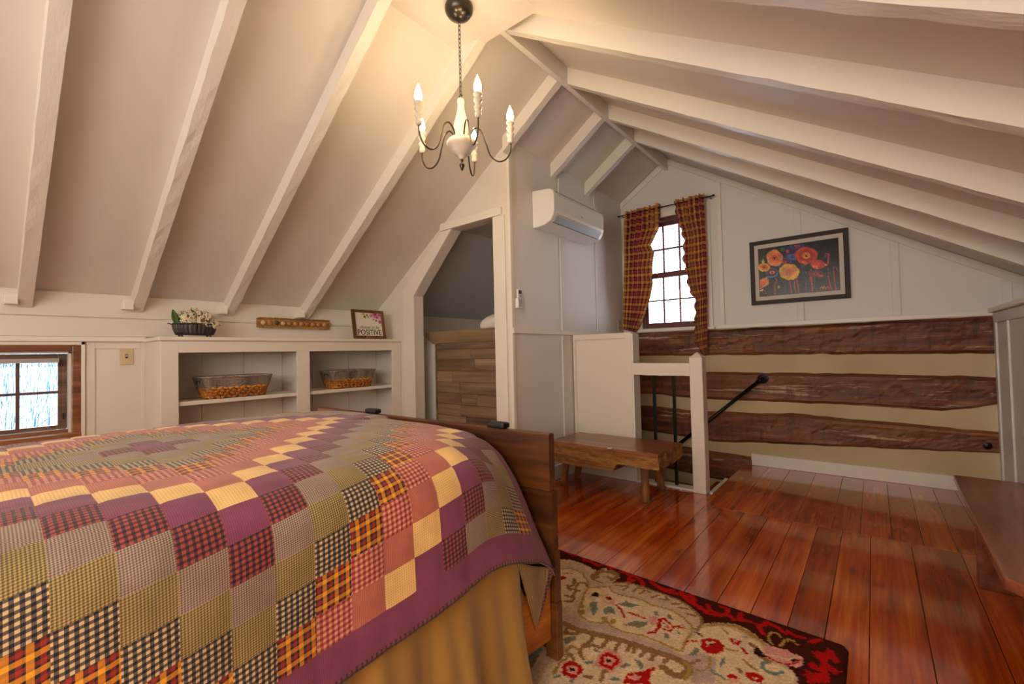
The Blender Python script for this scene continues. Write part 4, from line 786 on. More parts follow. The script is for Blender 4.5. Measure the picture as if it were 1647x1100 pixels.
('P','r',0,[(0.407,0.868),(0.406,0.86),(0.404,0.854),(0.402,0.848),(0.4,0.842),(0.396,0.838),(0.392,0.836),(0.388,0.838),(0.385,0.841),(0.381,0.844),(0.377,0.849),(0.375,0.855),(0.373,0.863),(0.373,0.871),(0.373,0.879),(0.373,0.887),(0.375,0.894),(0.377,0.899),(0.381,0.902),(0.385,0.904),(0.388,0.905),(0.392,0.905),(0.396,0.902),(0.4,0.897),(0.402,0.89),(0.404,0.883),(0.406,0.876),(0.407,0.868)]),
('P','r',0,[(0.402,0.869),(0.401,0.864),(0.4,0.859),(0.398,0.854),(0.397,0.85),(0.394,0.848),(0.391,0.848),(0.389,0.849),(0.386,0.85),(0.383,0.852),(0.381,0.855),(0.379,0.86),(0.379,0.866),(0.378,0.871),(0.378,0.877),(0.378,0.882),(0.379,0.887),(0.381,0.89),(0.384,0.892),(0.386,0.895),(0.389,0.896),(0.392,0.895),(0.394,0.892),(0.396,0.888),(0.398,0.884),(0.4,0.88),(0.401,0.875),(0.402,0.869)]),
('P','r',0,[(0.396,0.87),(0.395,0.867),(0.395,0.865),(0.395,0.862),(0.393,0.86),(0.392,0.859),(0.39,0.859),(0.389,0.859),(0.388,0.859),(0.386,0.86),(0.385,0.863),(0.384,0.866),(0.384,0.868),(0.383,0.871),(0.383,0.874),(0.383,0.877),(0.384,0.88),(0.385,0.881),(0.386,0.883),(0.388,0.885),(0.389,0.885),(0.391,0.884),(0.392,0.882),(0.393,0.881),(0.394,0.879),(0.395,0.876),(0.396,0.873),(0.396,0.87)]),
('P','k',0,[(0.392,0.871),(0.392,0.87),(0.392,0.868),(0.392,0.867),(0.391,0.867),(0.39,0.866),(0.39,0.866),(0.389,0.866),(0.389,0.866),(0.388,0.867),(0.388,0.868),(0.387,0.869),(0.387,0.87),(0.387,0.871),(0.387,0.873),(0.387,0.874),(0.387,0.875),(0.388,0.876),(0.388,0.877),(0.389,0.877),(0.389,0.877),(0.39,0.877),(0.39,0.876),(0.391,0.875),(0.392,0.875),(0.392,0.873),(0.392,0.872),(0.392,0.871)]),
('P','g',0,[(0.364,0.911),(0.363,0.901),(0.359,0.893),(0.355,0.887),(0.35,0.88),(0.344,0.874),(0.337,0.873),(0.329,0.876),(0.323,0.881),(0.316,0.885),(0.309,0.891),(0.304,0.899),(0.301,0.91),(0.301,0.92),(0.301,0.929),(0.301,0.939),(0.304,0.948),(0.309,0.955),(0.316,0.957),(0.323,0.959),(0.329,0.96),(0.337,0.96),(0.344,0.956),(0.35,0.948),(0.355,0.939),(0.359,0.931),(0.363,0.921),(0.364,0.911)]),
('P','g',0,[(0.354,0.913),(0.352,0.907),(0.35,0.901),(0.348,0.895),(0.345,0.89),(0.34,0.887),(0.335,0.888),(0.33,0.89),(0.325,0.891),(0.32,0.894),(0.315,0.898),(0.312,0.905),(0.311,0.912),(0.31,0.919),(0.309,0.926),(0.309,0.933),(0.312,0.939),(0.316,0.942),(0.321,0.945),(0.325,0.947),(0.33,0.949),(0.335,0.948),(0.34,0.944),(0.344,0.938),(0.348,0.933),(0.351,0.927),(0.354,0.92),(0.354,0.913)]),
('P','g',0,[(0.343,0.915),(0.342,0.912),(0.342,0.908),(0.341,0.905),(0.339,0.903),(0.336,0.902),(0.333,0.902),(0.331,0.902),(0.328,0.903),(0.325,0.904),(0.323,0.908),(0.321,0.911),(0.32,0.915),(0.319,0.919),(0.319,0.922),(0.319,0.926),(0.321,0.929),(0.323,0.931),(0.325,0.933),(0.328,0.935),(0.33,0.935),(0.333,0.934),(0.336,0.931),(0.338,0.929),(0.34,0.926),(0.342,0.923),(0.343,0.919),(0.343,0.915)]),
('P','k',0,[(0.336,0.917),(0.336,0.915),(0.336,0.914),(0.335,0.912),(0.334,0.912),(0.333,0.911),(0.332,0.911),(0.331,0.911),(0.33,0.911),(0.329,0.912),(0.328,0.914),(0.327,0.915),(0.327,0.917),(0.326,0.918),(0.326,0.92),(0.326,0.921),(0.327,0.922),(0.328,0.923),(0.329,0.924),(0.33,0.925),(0.331,0.925),(0.332,0.924),(0.333,0.923),(0.334,0.923),(0.335,0.922),(0.336,0.92),(0.336,0.918),(0.336,0.917)]),
('L','r',0.006,[(0.072,0.132),(0.098,0.058)]),
('L','o',0.005,[(0.77,0.059),(0.786,0.106),(0.802,0.055),(0.818,0.11),(0.829,0.052),(0.85,0.098),(0.871,0.055)])]
PC = dict(k='#1c1614', p='#2c2250', v='#4a3a78', b='#3a6aa8', r='#c8402c', o='#e0762c', O='#dd8a58', R='#a82c24', y='#e6b02a', Y='#d8c860', g='#35584c', G='#8a9a50', m='#6e2a48', c='#3f9ac0')
pc = thing('framed_poppy_print', 'framed print of orange and red poppies on black, on the white gable wall', 'picture', (-.50, GY-.02, 1.50))
fx0, fx1, fz0, fz1 = -.874, -.132, 1.496, 2.086; y = GY-.030; fw = .036; M_pf = plain('dark_bronze_frame', '#2b231d', .6, 0)
f = MB()
for q in ((fx0, fx0+fw, fz0, fz1), (fx1-fw, fx1, fz0, fz1), (fx0+fw, fx1-fw, fz0, fz0+fw), (fx0+fw, fx1-fw, fz1-fw, fz1)): f.box(q[0], q[1], y-.008, GY-.011, q[2], q[3])
f.build('frame', M_pf, pc, bevel=.003)
bx(fx0+fw, fx1-fw, y+.004, GY-.012, fz0+fw, fz1-fw).build('mat_board', plain('mat_board', '#cfc8c0', .6), pc)
ix0, ix1, iz0, iz1 = fx0+.068, fx1-.068, fz0+.072, fz1-.072; HW, HH = 240, 170
A = rasterize(HH, HW, 0, 1, 0, 1, PIC, PC, '#1b1513', .004, 2)
nA = np.array([[nz(i*.05, j*.05, 4) for i in range(HW)] for j in range(HH)]); nB = np.array([[nz(i*.2, j*.2, 9) for i in range(HW)] for j in range(HH)])
A = np.clip(A*(1+.45*nA[..., None]+.35*nB[..., None])+np.array([.012, .004, .010])*np.clip(nA, 0, 1)[..., None], 0, 1)
pr = MB().grid(lambda u, v: (ix0+(ix1-ix0)*u, y+.0025, iz0+(iz1-iz0)*v), HW-1, HH-1).build('print', M_art, pc, origin=((ix0+ix1)/2, y+.0025, (iz0+iz1)/2)); color_grid(pr, A)
# ------------------------------------------------------------ half wall, railing, post
hw = thing('half_wall', 'white panelled half wall behind the rustic log bench', 'half wall', (-1.88, HY+.06, 0))
bx(AX+.011, -1.59, HY+.008, HY+.125, -.02, 1.243).build('core', M_case, hw)
bx(AX+.011, -1.59, HY-.004, HY+.129, 1.243, 1.252).build('cap', M_case, hw, bevel=.002)
for q in ((AX+.011, AX+.035, .11, 1.243), (-1.645, -1.588, .11, 1.243), (AX+.035, -1.645, 1.205, 1.243)): bx(q[0], q[1], HY-.004, HY+.0075, q[2], q[3]).build('trim_board', M_case, hw, bevel=.002)
bx(AX+.016, -1.59, HY-.008, HY+.0075, .0, .11).build('baseboard', M_trim, hw, bevel=.002)
for z0, z1 in ((.0, 1.0), (1.004, 1.242)): bx(-1.5895, -1.576, HY+.0, HY+.127, z0, z1).build('end_board', M_trim, hw, bevel=.002)
rl = thing('stair_railing', 'white post and top rail with black bars at the head of the stairs', 'railing', (-1.3, HY+.05, 0))
pm = MB().box(-1.108, -1.012, HY-.035, HY+.070, .0, 1.035)
pm.add([(-1.108, HY-.035, 1.035), (-1.012, HY-.035, 1.035), (-1.012, HY+.070, 1.035), (-1.108, HY+.070, 1.035), (-1.06, HY+.018, 1.078)], [(0, 1, 4), (1, 2, 4), (2, 3, 4), (3, 0, 4)])
pm.build('newel_post', M_case, rl, bevel=.006)
rough_bar((-1.575, HY+.03, .992), (-1.109, HY+.03, .988), .085, .098, 10, 70, .003).build('top_rail', M_case, rl)
for x in (-1.425, -1.262): bx(x-.011, x+.011, HY+.045, HY+.067, .012, .892).build('bar', M_black, rl, bevel=.002)
bx(-1.575, -1.109, HY+.002, HY+.10, -.02, .012).build('curb', M_trim, rl, bevel=.002)
bx(-1.010, -.985, HY+.03, HY+.50, -.30, .006).build('curb', M_trim, rl, bevel=.002)
st = MB(); st.box(AX, -.99, HY+.02, HY+.10, -2.6, -.022); st.box(-.992, -.93, HY+.10, GY, -2.6, -.022); st.build('trim_1', M_trim, kind='structure')
stc = thing('staircase', 'wooden stair treads going down behind the railing along the log wall', 'stairs', (-1.5, 4.1, -1.2))
for i in range(6):
    x1 = -.995-.22*i; z = -.20-.20*i
    if x1-.24 > AX: bx(max(AX, x1-.245), x1, HY+.105, GY-.03, z-.03, z).build('tread', M_floor, stc, bevel=.004)
hr = thing('stair_handrail', 'black pipe handrail sloping down the log wall beside the stairs', 'handrail', (-.80, GY-.05, .80))
pA, pB = Vector((-.815, GY-.085, .800)), Vector((-2.0, GY-.085, -.24))
MB().tube([pA, pA.lerp(pB, .5), pB], .0165, 12).build('pipe', M_black, hr, smooth=True)
MB().lathe([(.046, 0), (.046, .010), (.030, .014), (.026, .03)], (pA.x+.012, GY-.018, pA.z+.010), 18, M=Matrix.Rotation(math.pi/2, 3, 'X')).build('wall_flange', M_black, hr, smooth=False)
MB().tube([(pA.x+.012, GY-.02, pA.z+.010), (pA.x+.012, GY-.07, pA.z+.010), (pA.x+.004, GY-.085, pA.z+.004), pA+(pB-pA).normalized()*.03], .021, 12).build('elbow', M_black, hr, smooth=True)
# ------------------------------------------------------------ log bench
bn = thing('log_bench', 'rustic half-log bench on peeled legs in front of the white half wall', 'bench', (-1.63, 3.26, 0))
bX0, bX1, bY0, bY1, bT = -2.08, -1.178, 3.02, 3.515, .376
def sst_(x): x = min(1, max(0, x)); return x*x*(3-2*x)
def slab():
    m = MB(); NX, NY = 60, 24
    def edge(u, s): return .012*nz(u*6, s*5, 2)+.006*nz(u*22, s, 5)
    def under(u): return .205+.010*nz(u*5, 3, 1)+.060*sst_((u-.60)/.05)+.012*sst_((.12-u)/.12)
    rings = []
    for i in range(NX+1):
        u = i/NX; x = bX0+(bX1-bX0)*u; y0 = bY0+edge(u, 0); y1 = bY1+edge(u, 1); zb = under(u); zt = bT+.004*nz(u*5, 9, 1)
        pts = [(y0+.012, zt), (y0, zt-.012)]
        for k in range(1, 6): pts.append((y0+.010*nz(u*14, k*2, 3)+.012*(k/5)**2, zt-.012-(zt-.012-zb)*k/6))
        pts += [(y0+.015, zb), (y0+.16, zb-.006), (y1-.16, zb-.006), (y1-.008, zb+.004), (y1, zt-.012), (y1-.012, zt)]
        for k in range(1, 8): pts.append((y1-.012+(y0+.012-y1+.012)*k/8, zt+.0015*nz(u*20, k, 8)))
        rings.append([(x+(.006*nz(0, p[0]*30, p[1]*30) if i in (0, NX) else 0), p[0], p[1]) for p in pts])
    n = len(rings[0]); m.add([p for r in rings for p in r], [(i*n+j, i*n+(j+1) % n, (i+1)*n+(j+1) % n, (i+1)*n+j) for i in range(NX) for j in range(n)]+[tuple(range(n-1, -1, -1)), tuple(NX*n+j for j in range(n))])
    for k in range(len(m.f)-2): m.m[k] = 0 if (k % n) in (0, 12, 13, 14, 15, 16, 17, 18, 19, 20) or (k % n) > 11 else 1
    m.m[-1] = 1; m.m[-2] = 1
    return m
slab().build('seat_slab', [M_bench, M_bside], bn)
def blk(x, y, tx, ty):
    m = MB(); P = [Vector((x, y, 0)).lerp(Vector((tx, ty, .268)), k/6) for k in range(7)]
    m.tube(P, [.029+.003*nz(k*1.3, x*9) for k in range(7)], 12); return m.build('leg', M_blog, bn, smooth=True)
bx(-1.56, -1.525, 3.008, 3.034, .3765, .3778).build('paper_label', M_linen, bn)
blk(-1.312, 3.105, -1.33, 3.145); blk(-1.318, 3.44, -1.345, 3.40); blk(-2.035, 3.15, -2.0, 3.16); blk(-2.05, 3.395, -2.0, 3.37)
# ------------------------------------------------------------ dark bench at right
tb = thing('dark_red_bench', 'dark red plank bench along the white right wall, its end at the photo edge', 'bench', (.47, 2.47, 0))
m = MB(); tz = .44
m.prism([(.290, 3.135), (.655, 3.115), (.655, 1.80), (.30, 1.80), (.262, 1.845)], tz-.036, tz, 'Z')
m.build('seat', M_table, tb, bevel=.006, seg=3)
bx(.335, .365, 2.02, 2.95, .33, .403).build('apron', M_table, tb, bevel=.003); bx(.58, .61, 2.02, 2.95, .33, .403).build('apron', M_table, tb, bevel=.003)
for yy in (2.05, 2.89): bx(.33, .62, yy-.018, yy+.018, 0, .40).build('leg', M_table, tb, bevel=.004)
# ------------------------------------------------------------ closet with loft bed
cc = MB(); cc.box(LX-.0, AX-.10, 4.60, GY, 0, 2.4); cc.build('wall_closet_rear', M_wall2, kind='structure')
bx(-3.0, AX-.10, CY+T, 4.6, 2.245, 2.27).build('ceiling_closet', M_wall2, kind='structure')
M_grwall = paint('grey_closet_paint', '#cfd0d2', .6, .3)
MB().hexa([(LX, CY+T, zl(LX)-.012), (-2.93, CY+T, zl(-2.93)-.012), (-2.93, 4.6, zl(-2.93)-.012), (LX, 4.6, zl(LX)-.012), (LX, CY+T, zl(LX)-.002), (-2.93, CY+T, zl(-2.93)-.002), (-2.93, 4.6, zl(-2.93)-.002), (LX, 4.6, zl(LX)-.002)]).build('ceiling_closet', M_grwall, kind='structure')
LB = 2.93
lb = thing('loft_bed', 'closet loft bed with a staggered barnwood plank front', 'bed', (-2.9, LB+.5, 0))
zz = [1.20, 1.148, 1.054, .944, .838, .735, .628, .518, .41, .30, .19, .08, 0]
jts = [[], [-2.87], [-3.0, -2.82], [-3.12], [-3.02], [-3.0, -2.80], [-3.02], [-3.03, -2.95, -2.64], [-2.9], [-3.1], [-2.8], []]
bx(-3.35, AX-.10, LB+.016, LB+.04, 0, 1.20).build('backing', M_cap, lb)
for i in range(len(zz)-1):
    xs = [-3.335]+jts[i]+[AX-.102]
    for a_, b_ in zip(xs, xs[1:]): bx(a_+.001, b_-.001, LB+random.uniform(-.001, .003), LB+.016, zz[i+1]+.002, zz[i]-.002).build('plank', M_plank, lb, bevel=.0015, seg=1)
bx(-3.352, -3.337, LB-.006, LB+.04, 0, 1.20).build('edge_strip', M_cap, lb)
MB().prism([(-3.46, 1.325), (-3.46, 1.275), (-3.36, 1.207), (AX-.10, 1.207), (AX-.10, 1.325)], LB-.03, LB+.02).build('top_rail', M_cap, lb, bevel=.004)
bx(-3.33, AX-.11, LB+.045, 4.5, 1.10, 1.27).build('mattress', M_linen, lb, bevel=.03)
def pillow(name, label, c, r, grp=None, rot=0):
    m = MB()
    def fn(u, v):
        a = math.pi*(2*u-1); b = math.pi*(v-.5); cs = lambda w, k: math.copysign(abs(math.cos(w))**k, math.cos(w)); sn = lambda w, k: math.copysign(abs(math.sin(w))**k, math.sin(w))
        p = Vector((r[0]*cs(b, .7)*cs(a, .5), r[1]*cs(b, .7)*sn(a, .5), r[2]*sn(b, 1.0)))
        p *= 1+.03*nz(p.x*12, p.y*12, p.z*12); return Vector(c)+Matrix.Rotation(rot, 3, 'Y') @ p
    m.grid(fn, 40, 20); return tag(m.build(name, M_linen, smooth=True), label, 'pillow')
pillow('pillow', 'white pillow on the closet loft bed behind its wooden top rail', (-2.62, LB+.30, 1.385), (.26, .24, .105), rot=-.15)
cb = thing('closet_cabinet', 'plain white cabinet side left of the barnwood loft bed front', 'cabinet', (-3.6, LB+.2, 0))
bx(-3.90, -3.354, LB+.01, LB+.5, 0, 1.222).build('body', M_wall2, cb); bx(-3.92, -3.335, LB-.012, LB+.5, 1.222, 1.245).build('top', M_trim, cb, bevel=.003)
bx(-3.92, -3.42, LB+.20, LB+.5, 1.245, 1.30).build('riser', M_trim, cb, bevel=.003)
hk = thing('coat_hook', 'small white hook board with a black hook just inside the closet doorway', 'hook', (-3.62, LB, 1.05))
bx(-3.665, -3.605, LB-.006, LB+.009, .985, 1.175).build('board', M_trim, hk, bevel=.002)
MB().tube([(-3.63, LB-.008, 1.04), (-3.63, LB-.035, 1.03), (-3.63, LB-.045, 1.055), (-3.63, LB-.035, 1.07)], .006, 6).build('hook', M_blk, hk, smooth=True)
MB().tube([(-3.63, LB-.008, 1.13), (-3.63, LB-.028, 1.12), (-3.63, LB-.032, 1.14)], .005, 6).build('hook', M_white, hk, smooth=True)
# ------------------------------------------------------------ chandelier
hx, hy = -1.645, 1.645
ch = thing('chandelier', 'five-arm chandelier of white turned wood with lit candle bulbs hanging from the ridge', 'chandelier', (hx, hy, 2.08))
MB().lathe([(.070, 2.946), (.075, 2.933), (.073, 2.912), (.058, 2.890), (.032, 2.876), (.010, 2.871)], (hx, hy, 0), 28).build('canopy', M_bronze, ch, smooth=True)
MB().tube([(hx, hy, 2.88), (hx+.01, hy, 2.868), (hx, hy, 2.856), (hx-.01, hy, 2.868)], .003, 6, closed=True).build('loop', M_bronze, ch, smooth=True)
z = 2.862; i = 0; Lk = .027
while z > 2.46:
    d = Vector((1, 0, 0)) if i % 2 else Vector((0, 1, 0)); P = []
    for a in np.linspace(0, 2*math.pi, 14, endpoint=False): P.append(Vector((hx, hy, z-Lk/2))+d*.0065*math.cos(a)+Vector((0, 0, 1))*Lk*.56*math.sin(a))
    MB().tube(P, .0019, 5, closed=True).build('chain_link', M_bronze, ch, smooth=True); z -= Lk*.86; i += 1
MB().tube([(hx, hy, 2.472), (hx+.011, hy, 2.46), (hx, hy, 2.447), (hx-.011, hy, 2.46)], .003, 6, closed=True).build('loop', M_bronze, ch, smooth=True)
MB().lathe([(.010, 2.448), (.018, 2.44), (.020, 2.425), (.017, 2.41), (.020, 2.38), (.030, 2.34), (.038, 2.31), (.040, 2.295), (.034, 2.288), (.036, 2.282), (.033, 2.272), (.031, 2.262), (.034, 2.256), (.030, 2.22)], (hx, hy, 0), 28).build('turned_column', M_turn, ch, smooth=True)
MB().lathe([(.028, 2.232), (.070, 2.222), (.079, 2.208), (.078, 2.196), (.066, 2.184), (.056, 2.172), (.048, 2.162), (.040, 2.15), (.022, 2.142), (.016, 2.128), (.012, 2.122)], (hx, hy, 0), 32).build('turned_dish', M_turn, ch, smooth=True)
MB().lathe([(.006, 2.122), (.007, 2.108), (.012, 2.10), (.014, 2.088), (.008, 2.074), (.003, 2.062)], (hx, hy, 0), 12).build('finial', M_bronze, ch, smooth=True)
for k, a in enumerate([-97, -27, 46, 119, -168]):
    a = math.radians(a); ca, sa = math.cos(a), math.sin(a); P = []
    ctrl = [(.040, 2.215), (.050, 2.262), (.078, 2.292), (.108, 2.272), (.128, 2.215), (.150, 2.150), (.190, 2.118), (.232, 2.130), (.256, 2.172), (.260, 2.222)]
    for i in range(len(ctrl)-1):
        p0, p1, p2, p3 = [np.array(ctrl[min(max(i+q, 0), len(ctrl)-1)]) for q in (-1, 0, 1, 2)]
        for s_ in np.linspace(0, 1, 5, endpoint=False):
            q = .5*((2*p1)+(-p0+p2)*s_+(2*p0-5*p1+4*p2-p3)*s_**2+(-p0+3*p1-3*p2+p3)*s_**3); P.append((hx+q[0]*ca, hy+q[0]*sa, q[1]))
    P.append((hx+.26*ca, hy+.26*sa, 2.222))
    arm = MB().tube(P, .0042, 8).build('arm', M_arm, ch, smooth=True)
    c = (hx+.26*ca, hy+.26*sa, 0)
    MB().lathe([(.009, 2.215), (.015, 2.222), (.016, 2.238), (.011, 2.245), (.018, 2.256), (.020, 2.266), (.012, 2.274), (.014, 2.284), (.021, 2.296), (.019, 2.304), (.012, 2.309), (.015, 2.318), (.022, 2.324), (.022, 2.330), (.012, 2.332)], c, 20).build('candle_sleeve', M_turn, arm, smooth=True)
    MB().lathe([(.008, 2.330), (.0155, 2.342), (.019, 2.358), (.0165, 2.378), (.010, 2.398), (.004, 2.412), (.0008, 2.422)], c, 16).build('bulb', M_bulb, arm, smooth=True)
    light('candle_bulb_light', 'POINT', (c[0], c[1], 2.372), 4.2, (1, .70, .38), .03)
# ------------------------------------------------------------ bed
bd = thing('bed', 'wooden bed with a plank footboard and orange pine side rail under the quilt', 'bed', (-1.74, .3, 0))
FY0, FY1 = 1.318, 1.352
for x1, z0, z1, dy in ((-.912, .604, .806, .0), (-.905, .395, .600, .002), (-.898, .215, .391, .001)):
    m = MB(); n = 40; x0 = -2.56
    def fb(u, v): return None
    rings = []
    for i in range(n+1):
        x = x0+(x1-x0)*i/n; t_ = z1+.003*nz(x*6, z1, 4); b_ = z0; y0, y1 = FY0+dy+.002*nz(x*9, z0), FY1+dy
        rings.append([(x, y0, b_), (x, y0-.001, (b_+t_)/2), (x, y0, t_-.004), (x, y0+.005, t_), (x, y1-.005, t_), (x, y1, t_-.004), (x, y1, b_)])
    k = 7; m.add([p for r in rings for p in r], [(i*k+j, i*k+(j+1) % k, (i+1)*k+(j+1) % k, (i+1)*k+j) for i in range(n) for j in range(k)]+[tuple(range(k-1, -1, -1)), tuple(n*k+j for j in range(k))])
    m.build('footboard_plank', M_foot, bd)
for x0, x1 in ((-.945, -.894), (-2.56, -2.50)): bx(x0, x1, FY0-.0, FY1+.002, .0145, .213).build('foot_post', M_foot, bd, bevel=.003)
bx(-.985, -.93, FY1+.001, FY1+.03, .0145, .78).build('foot_post', M_foot, bd, bevel=.003)
MB().hexa([(-1.145, -.78, .085), (-1.105, -.78, .085), (-.918, FY0-.002, .085), (-.955, FY0-.002, .085), (-1.145, -.78, .29), (-1.105, -.78, .29), (-.918, FY0-.002, .29), (-.955, FY0-.002, .29)]).build('side_rail', M_rail, bd, bevel=.003)
bx(-2.53, -2.495, -.78, FY0-.012, .125, .315).build('side_rail', M_rail, bd, bevel=.003)
bx(-2.49, -1.06, -.76, FY0-.02, .20, .44).build('box_spring', M_linen, bd, bevel=.03)
bx(-2.46, -1.10, -.76, 1.24, .445, .775).build('mattress', M_linen, bd, bevel=.07, seg=4)
for y0, y1, z1 in ((-.86, -.80, 1.12),): bx(-2.56, -.98, y0, y1, .0145, z1).build('headboard', M_foot, bd, bevel=.005)
for x in (-2.02, -1.165):
    MB().box(x-.045, x+.045, FY0-.004, FY1+.006, .806, .829).build('bracket', M_blk, bd, bevel=.008)
# quilt
PS = .0805; XC, YC = -1.74, .37; HEM = 13.5*PS+.10
PR = np.array([(0, .835), (.35, .832), (.58, .822), (.64, .812), (.69, .795), (.73, .768), (.752, .73), (.760, .69), (.766, .60), (.772, .50), (.778, .40), (.784, .28)])
PF = np.array([(0, .812), (.35, .810), (.50, .802), (.59, .785), (.65, .752), (.71, .682), (.757, .60), (.80, .52), (.845, .445), (.885, .365), (.92, .28), (.95, .20)])
def arcs(P): d = np.hypot(*np.diff(P, axis=0).T); return np.concatenate([[0], np.cumsum(d)])
AR, AF = arcs(PR), arcs(PF)
def prof_at(P, Ac, a):
    s_ = 1 if a >= 0 else -1; a = abs(a); return s_*np.interp(a, Ac, P[:, 0]), np.interp(a, Ac, P[:, 1])
def sst(x): x = min(1, max(0, x)); return x*x*(3-2*x)
def quilt_pt(s, t, lift=0):
    a = s-.12*(t-YC); e = .12*(t-YC)
    aa = a-e*sst((a-.3)/.3) if a > 0 else a
    x1, z1 = prof_at(PR, AR, aa); x2, z2 = prof_at(PF, AF, a); x1 += e*sst((a-.3)/.3) if a > 0 else 0; k = sst((t-.92)/.36)*(1 if a > 0 else .4)
    x = x1+(x2-x1)*k; z = z1+(z2-z1)*k
    y = t
    if t > 1.20: q = t-1.20; y = 1.20+.090*(1-math.exp(-q/.075)); z -= max(0, q-.02)*.6 if abs(a) < .55 else q*.35
    hang = sst((abs(a)-.72)/.35)
    x += hang*(.010*math.sin(t*9)+.012*nz(t*3.3, 1.5))*(1 if a > 0 else -1); z += hang*.012*math.sin(t*5.2+.6)*(1-k)
    z += .004*nz(s*4, t*4, 2)*(1-hang)
    # quilting relief
    u = abs((s/PS+.5) % 1-.5)*2; v = abs(((t-YC)/PS+.5) % 1-.5)*2
    seam = max(sst((u-.80)/.2), sst((v-.80)/.2)); n_ = .0030*(1-seam)+.0013*nz(s*45, t*10, 3)+.0006*nz(s*90, t*70, 3)
    nx, nzv = (sst((abs(a)-.60)/.16))*(1 if a > 0 else -1), 1-sst((abs(a)-.60)/.16)
    return (XC+x+nx*(n_+lift), y, z+nzv*(n_+lift))
K = 6; ns = int(round(2*HEM/PS*K)); t0, t1 = YC-13.5*PS, 1.44; nt = int(round((t1-t0)/PS*K))
def ring_mat(i, j):
    s = -HEM+(i+.5)/ns*2*HEM; t = t0+(j+.5)/nt*(t1-t0); a = int(math.floor(s/PS+.5)); b = int(math.floor((t-YC)/PS+.5))
    if abs(a) > 13 or b > 10: return 0 if (HEM-abs(s)) > .013 else 9
    return (abs(a)+abs(b)) % 9
qm = MB().grid(lambda u, v: quilt_pt(-HEM+2*HEM*u, t0+(t1-t0)*v), ns, nt, mf=ring_mat)
qo = qm.build('patchwork_quilt', Q+[M_piping], smooth=True, solid=.006)
tag(qo, 'patchwork quilt of small plum, cream, gingham and plaid squares covering the bed', 'quilt')
lay = qo.data.uv_layers.new(name='UVMap'); vi = np.zeros(len(qo.data.loops), int); qo.data.loops.foreach_get('vertex_index', vi)
lay.data.foreach_set('uv', np.stack([(vi//(nt+1))/ns*2*HEM, (vi % (nt+1))/nt*(t1-t0)], 1).astype(np.float32).ravel())
# folded-back corner shows the backing
def tri(u, v):
    A_, B_, T_ = Vector((-.912, 1.125, .425)), Vector((-.885, 1.300, .345)), Vector((-.922, 1.232, .150))
    top = A_.lerp(B_, v); p = top.lerp(T_, u*.995); return p+Vector((.010*math.sin(v*6)*(1-u), 0, 0))
cm = MB().grid(tri, 20, 20, mf=lambda i, j: 1 if j > 17 else 0)
co_ = cm.build('backing_corner', [M_back, M_piping], qo, smooth=True, solid=.003); 
lay = co_.data.uv_layers.new(name='UVMap'); lv = np.array([co_.data.vertices[l.vertex_index].co[:] for l in co_.data.loops]); lay.data.foreach_set('uv', lv[:, 1:].astype(np.float32).ravel())
# bed skirt
def skirt(u, v):
    y = -.76+(1.135+.76)*u; z = .47-.465*v; f = math.sin(y*30+4*nz(y*2.2, 7))+.55*math.sin(y*67+2+z*3)
    w = .010+.020*v; pull = .0
    return (-.918-.0895*(1.30-y)+.008+.012*v+(.5+.5*min(1, max(-1, f*.8)))*(.006+.050*v)+.004*nz(y*6, z*5, 3), y+.006*math.sin(z*9+y*30), z)
sk = MB().grid(skirt, 260, 24).build('bed_skirt', M_skirt, smooth=True, solid=.0015)
tag(sk, 'ochre cotton bed skirt hanging in folds below the quilt', 'bed skirt')
m = MB()
def bunch(u, v):
    a = v*2*math.pi; p = Vector((-.945, 1.075, .40)).lerp(Vector((-.935, 1.170, .275)), u)+Vector((0, .02*math.sin(u*math.pi), -.02*math.sin(u*math.pi)))
    r = .030*(1-.55*u)*(1+.22*math.sin(3*a+u*5)); return p+Vector((r*.55*math.cos(a), r*.8*math.sin(a)*.7, r*1.2*math.sin(a)))
m.grid(bunch, 14, 18).build('gathered_end', M_skirt, sk, smooth=True)
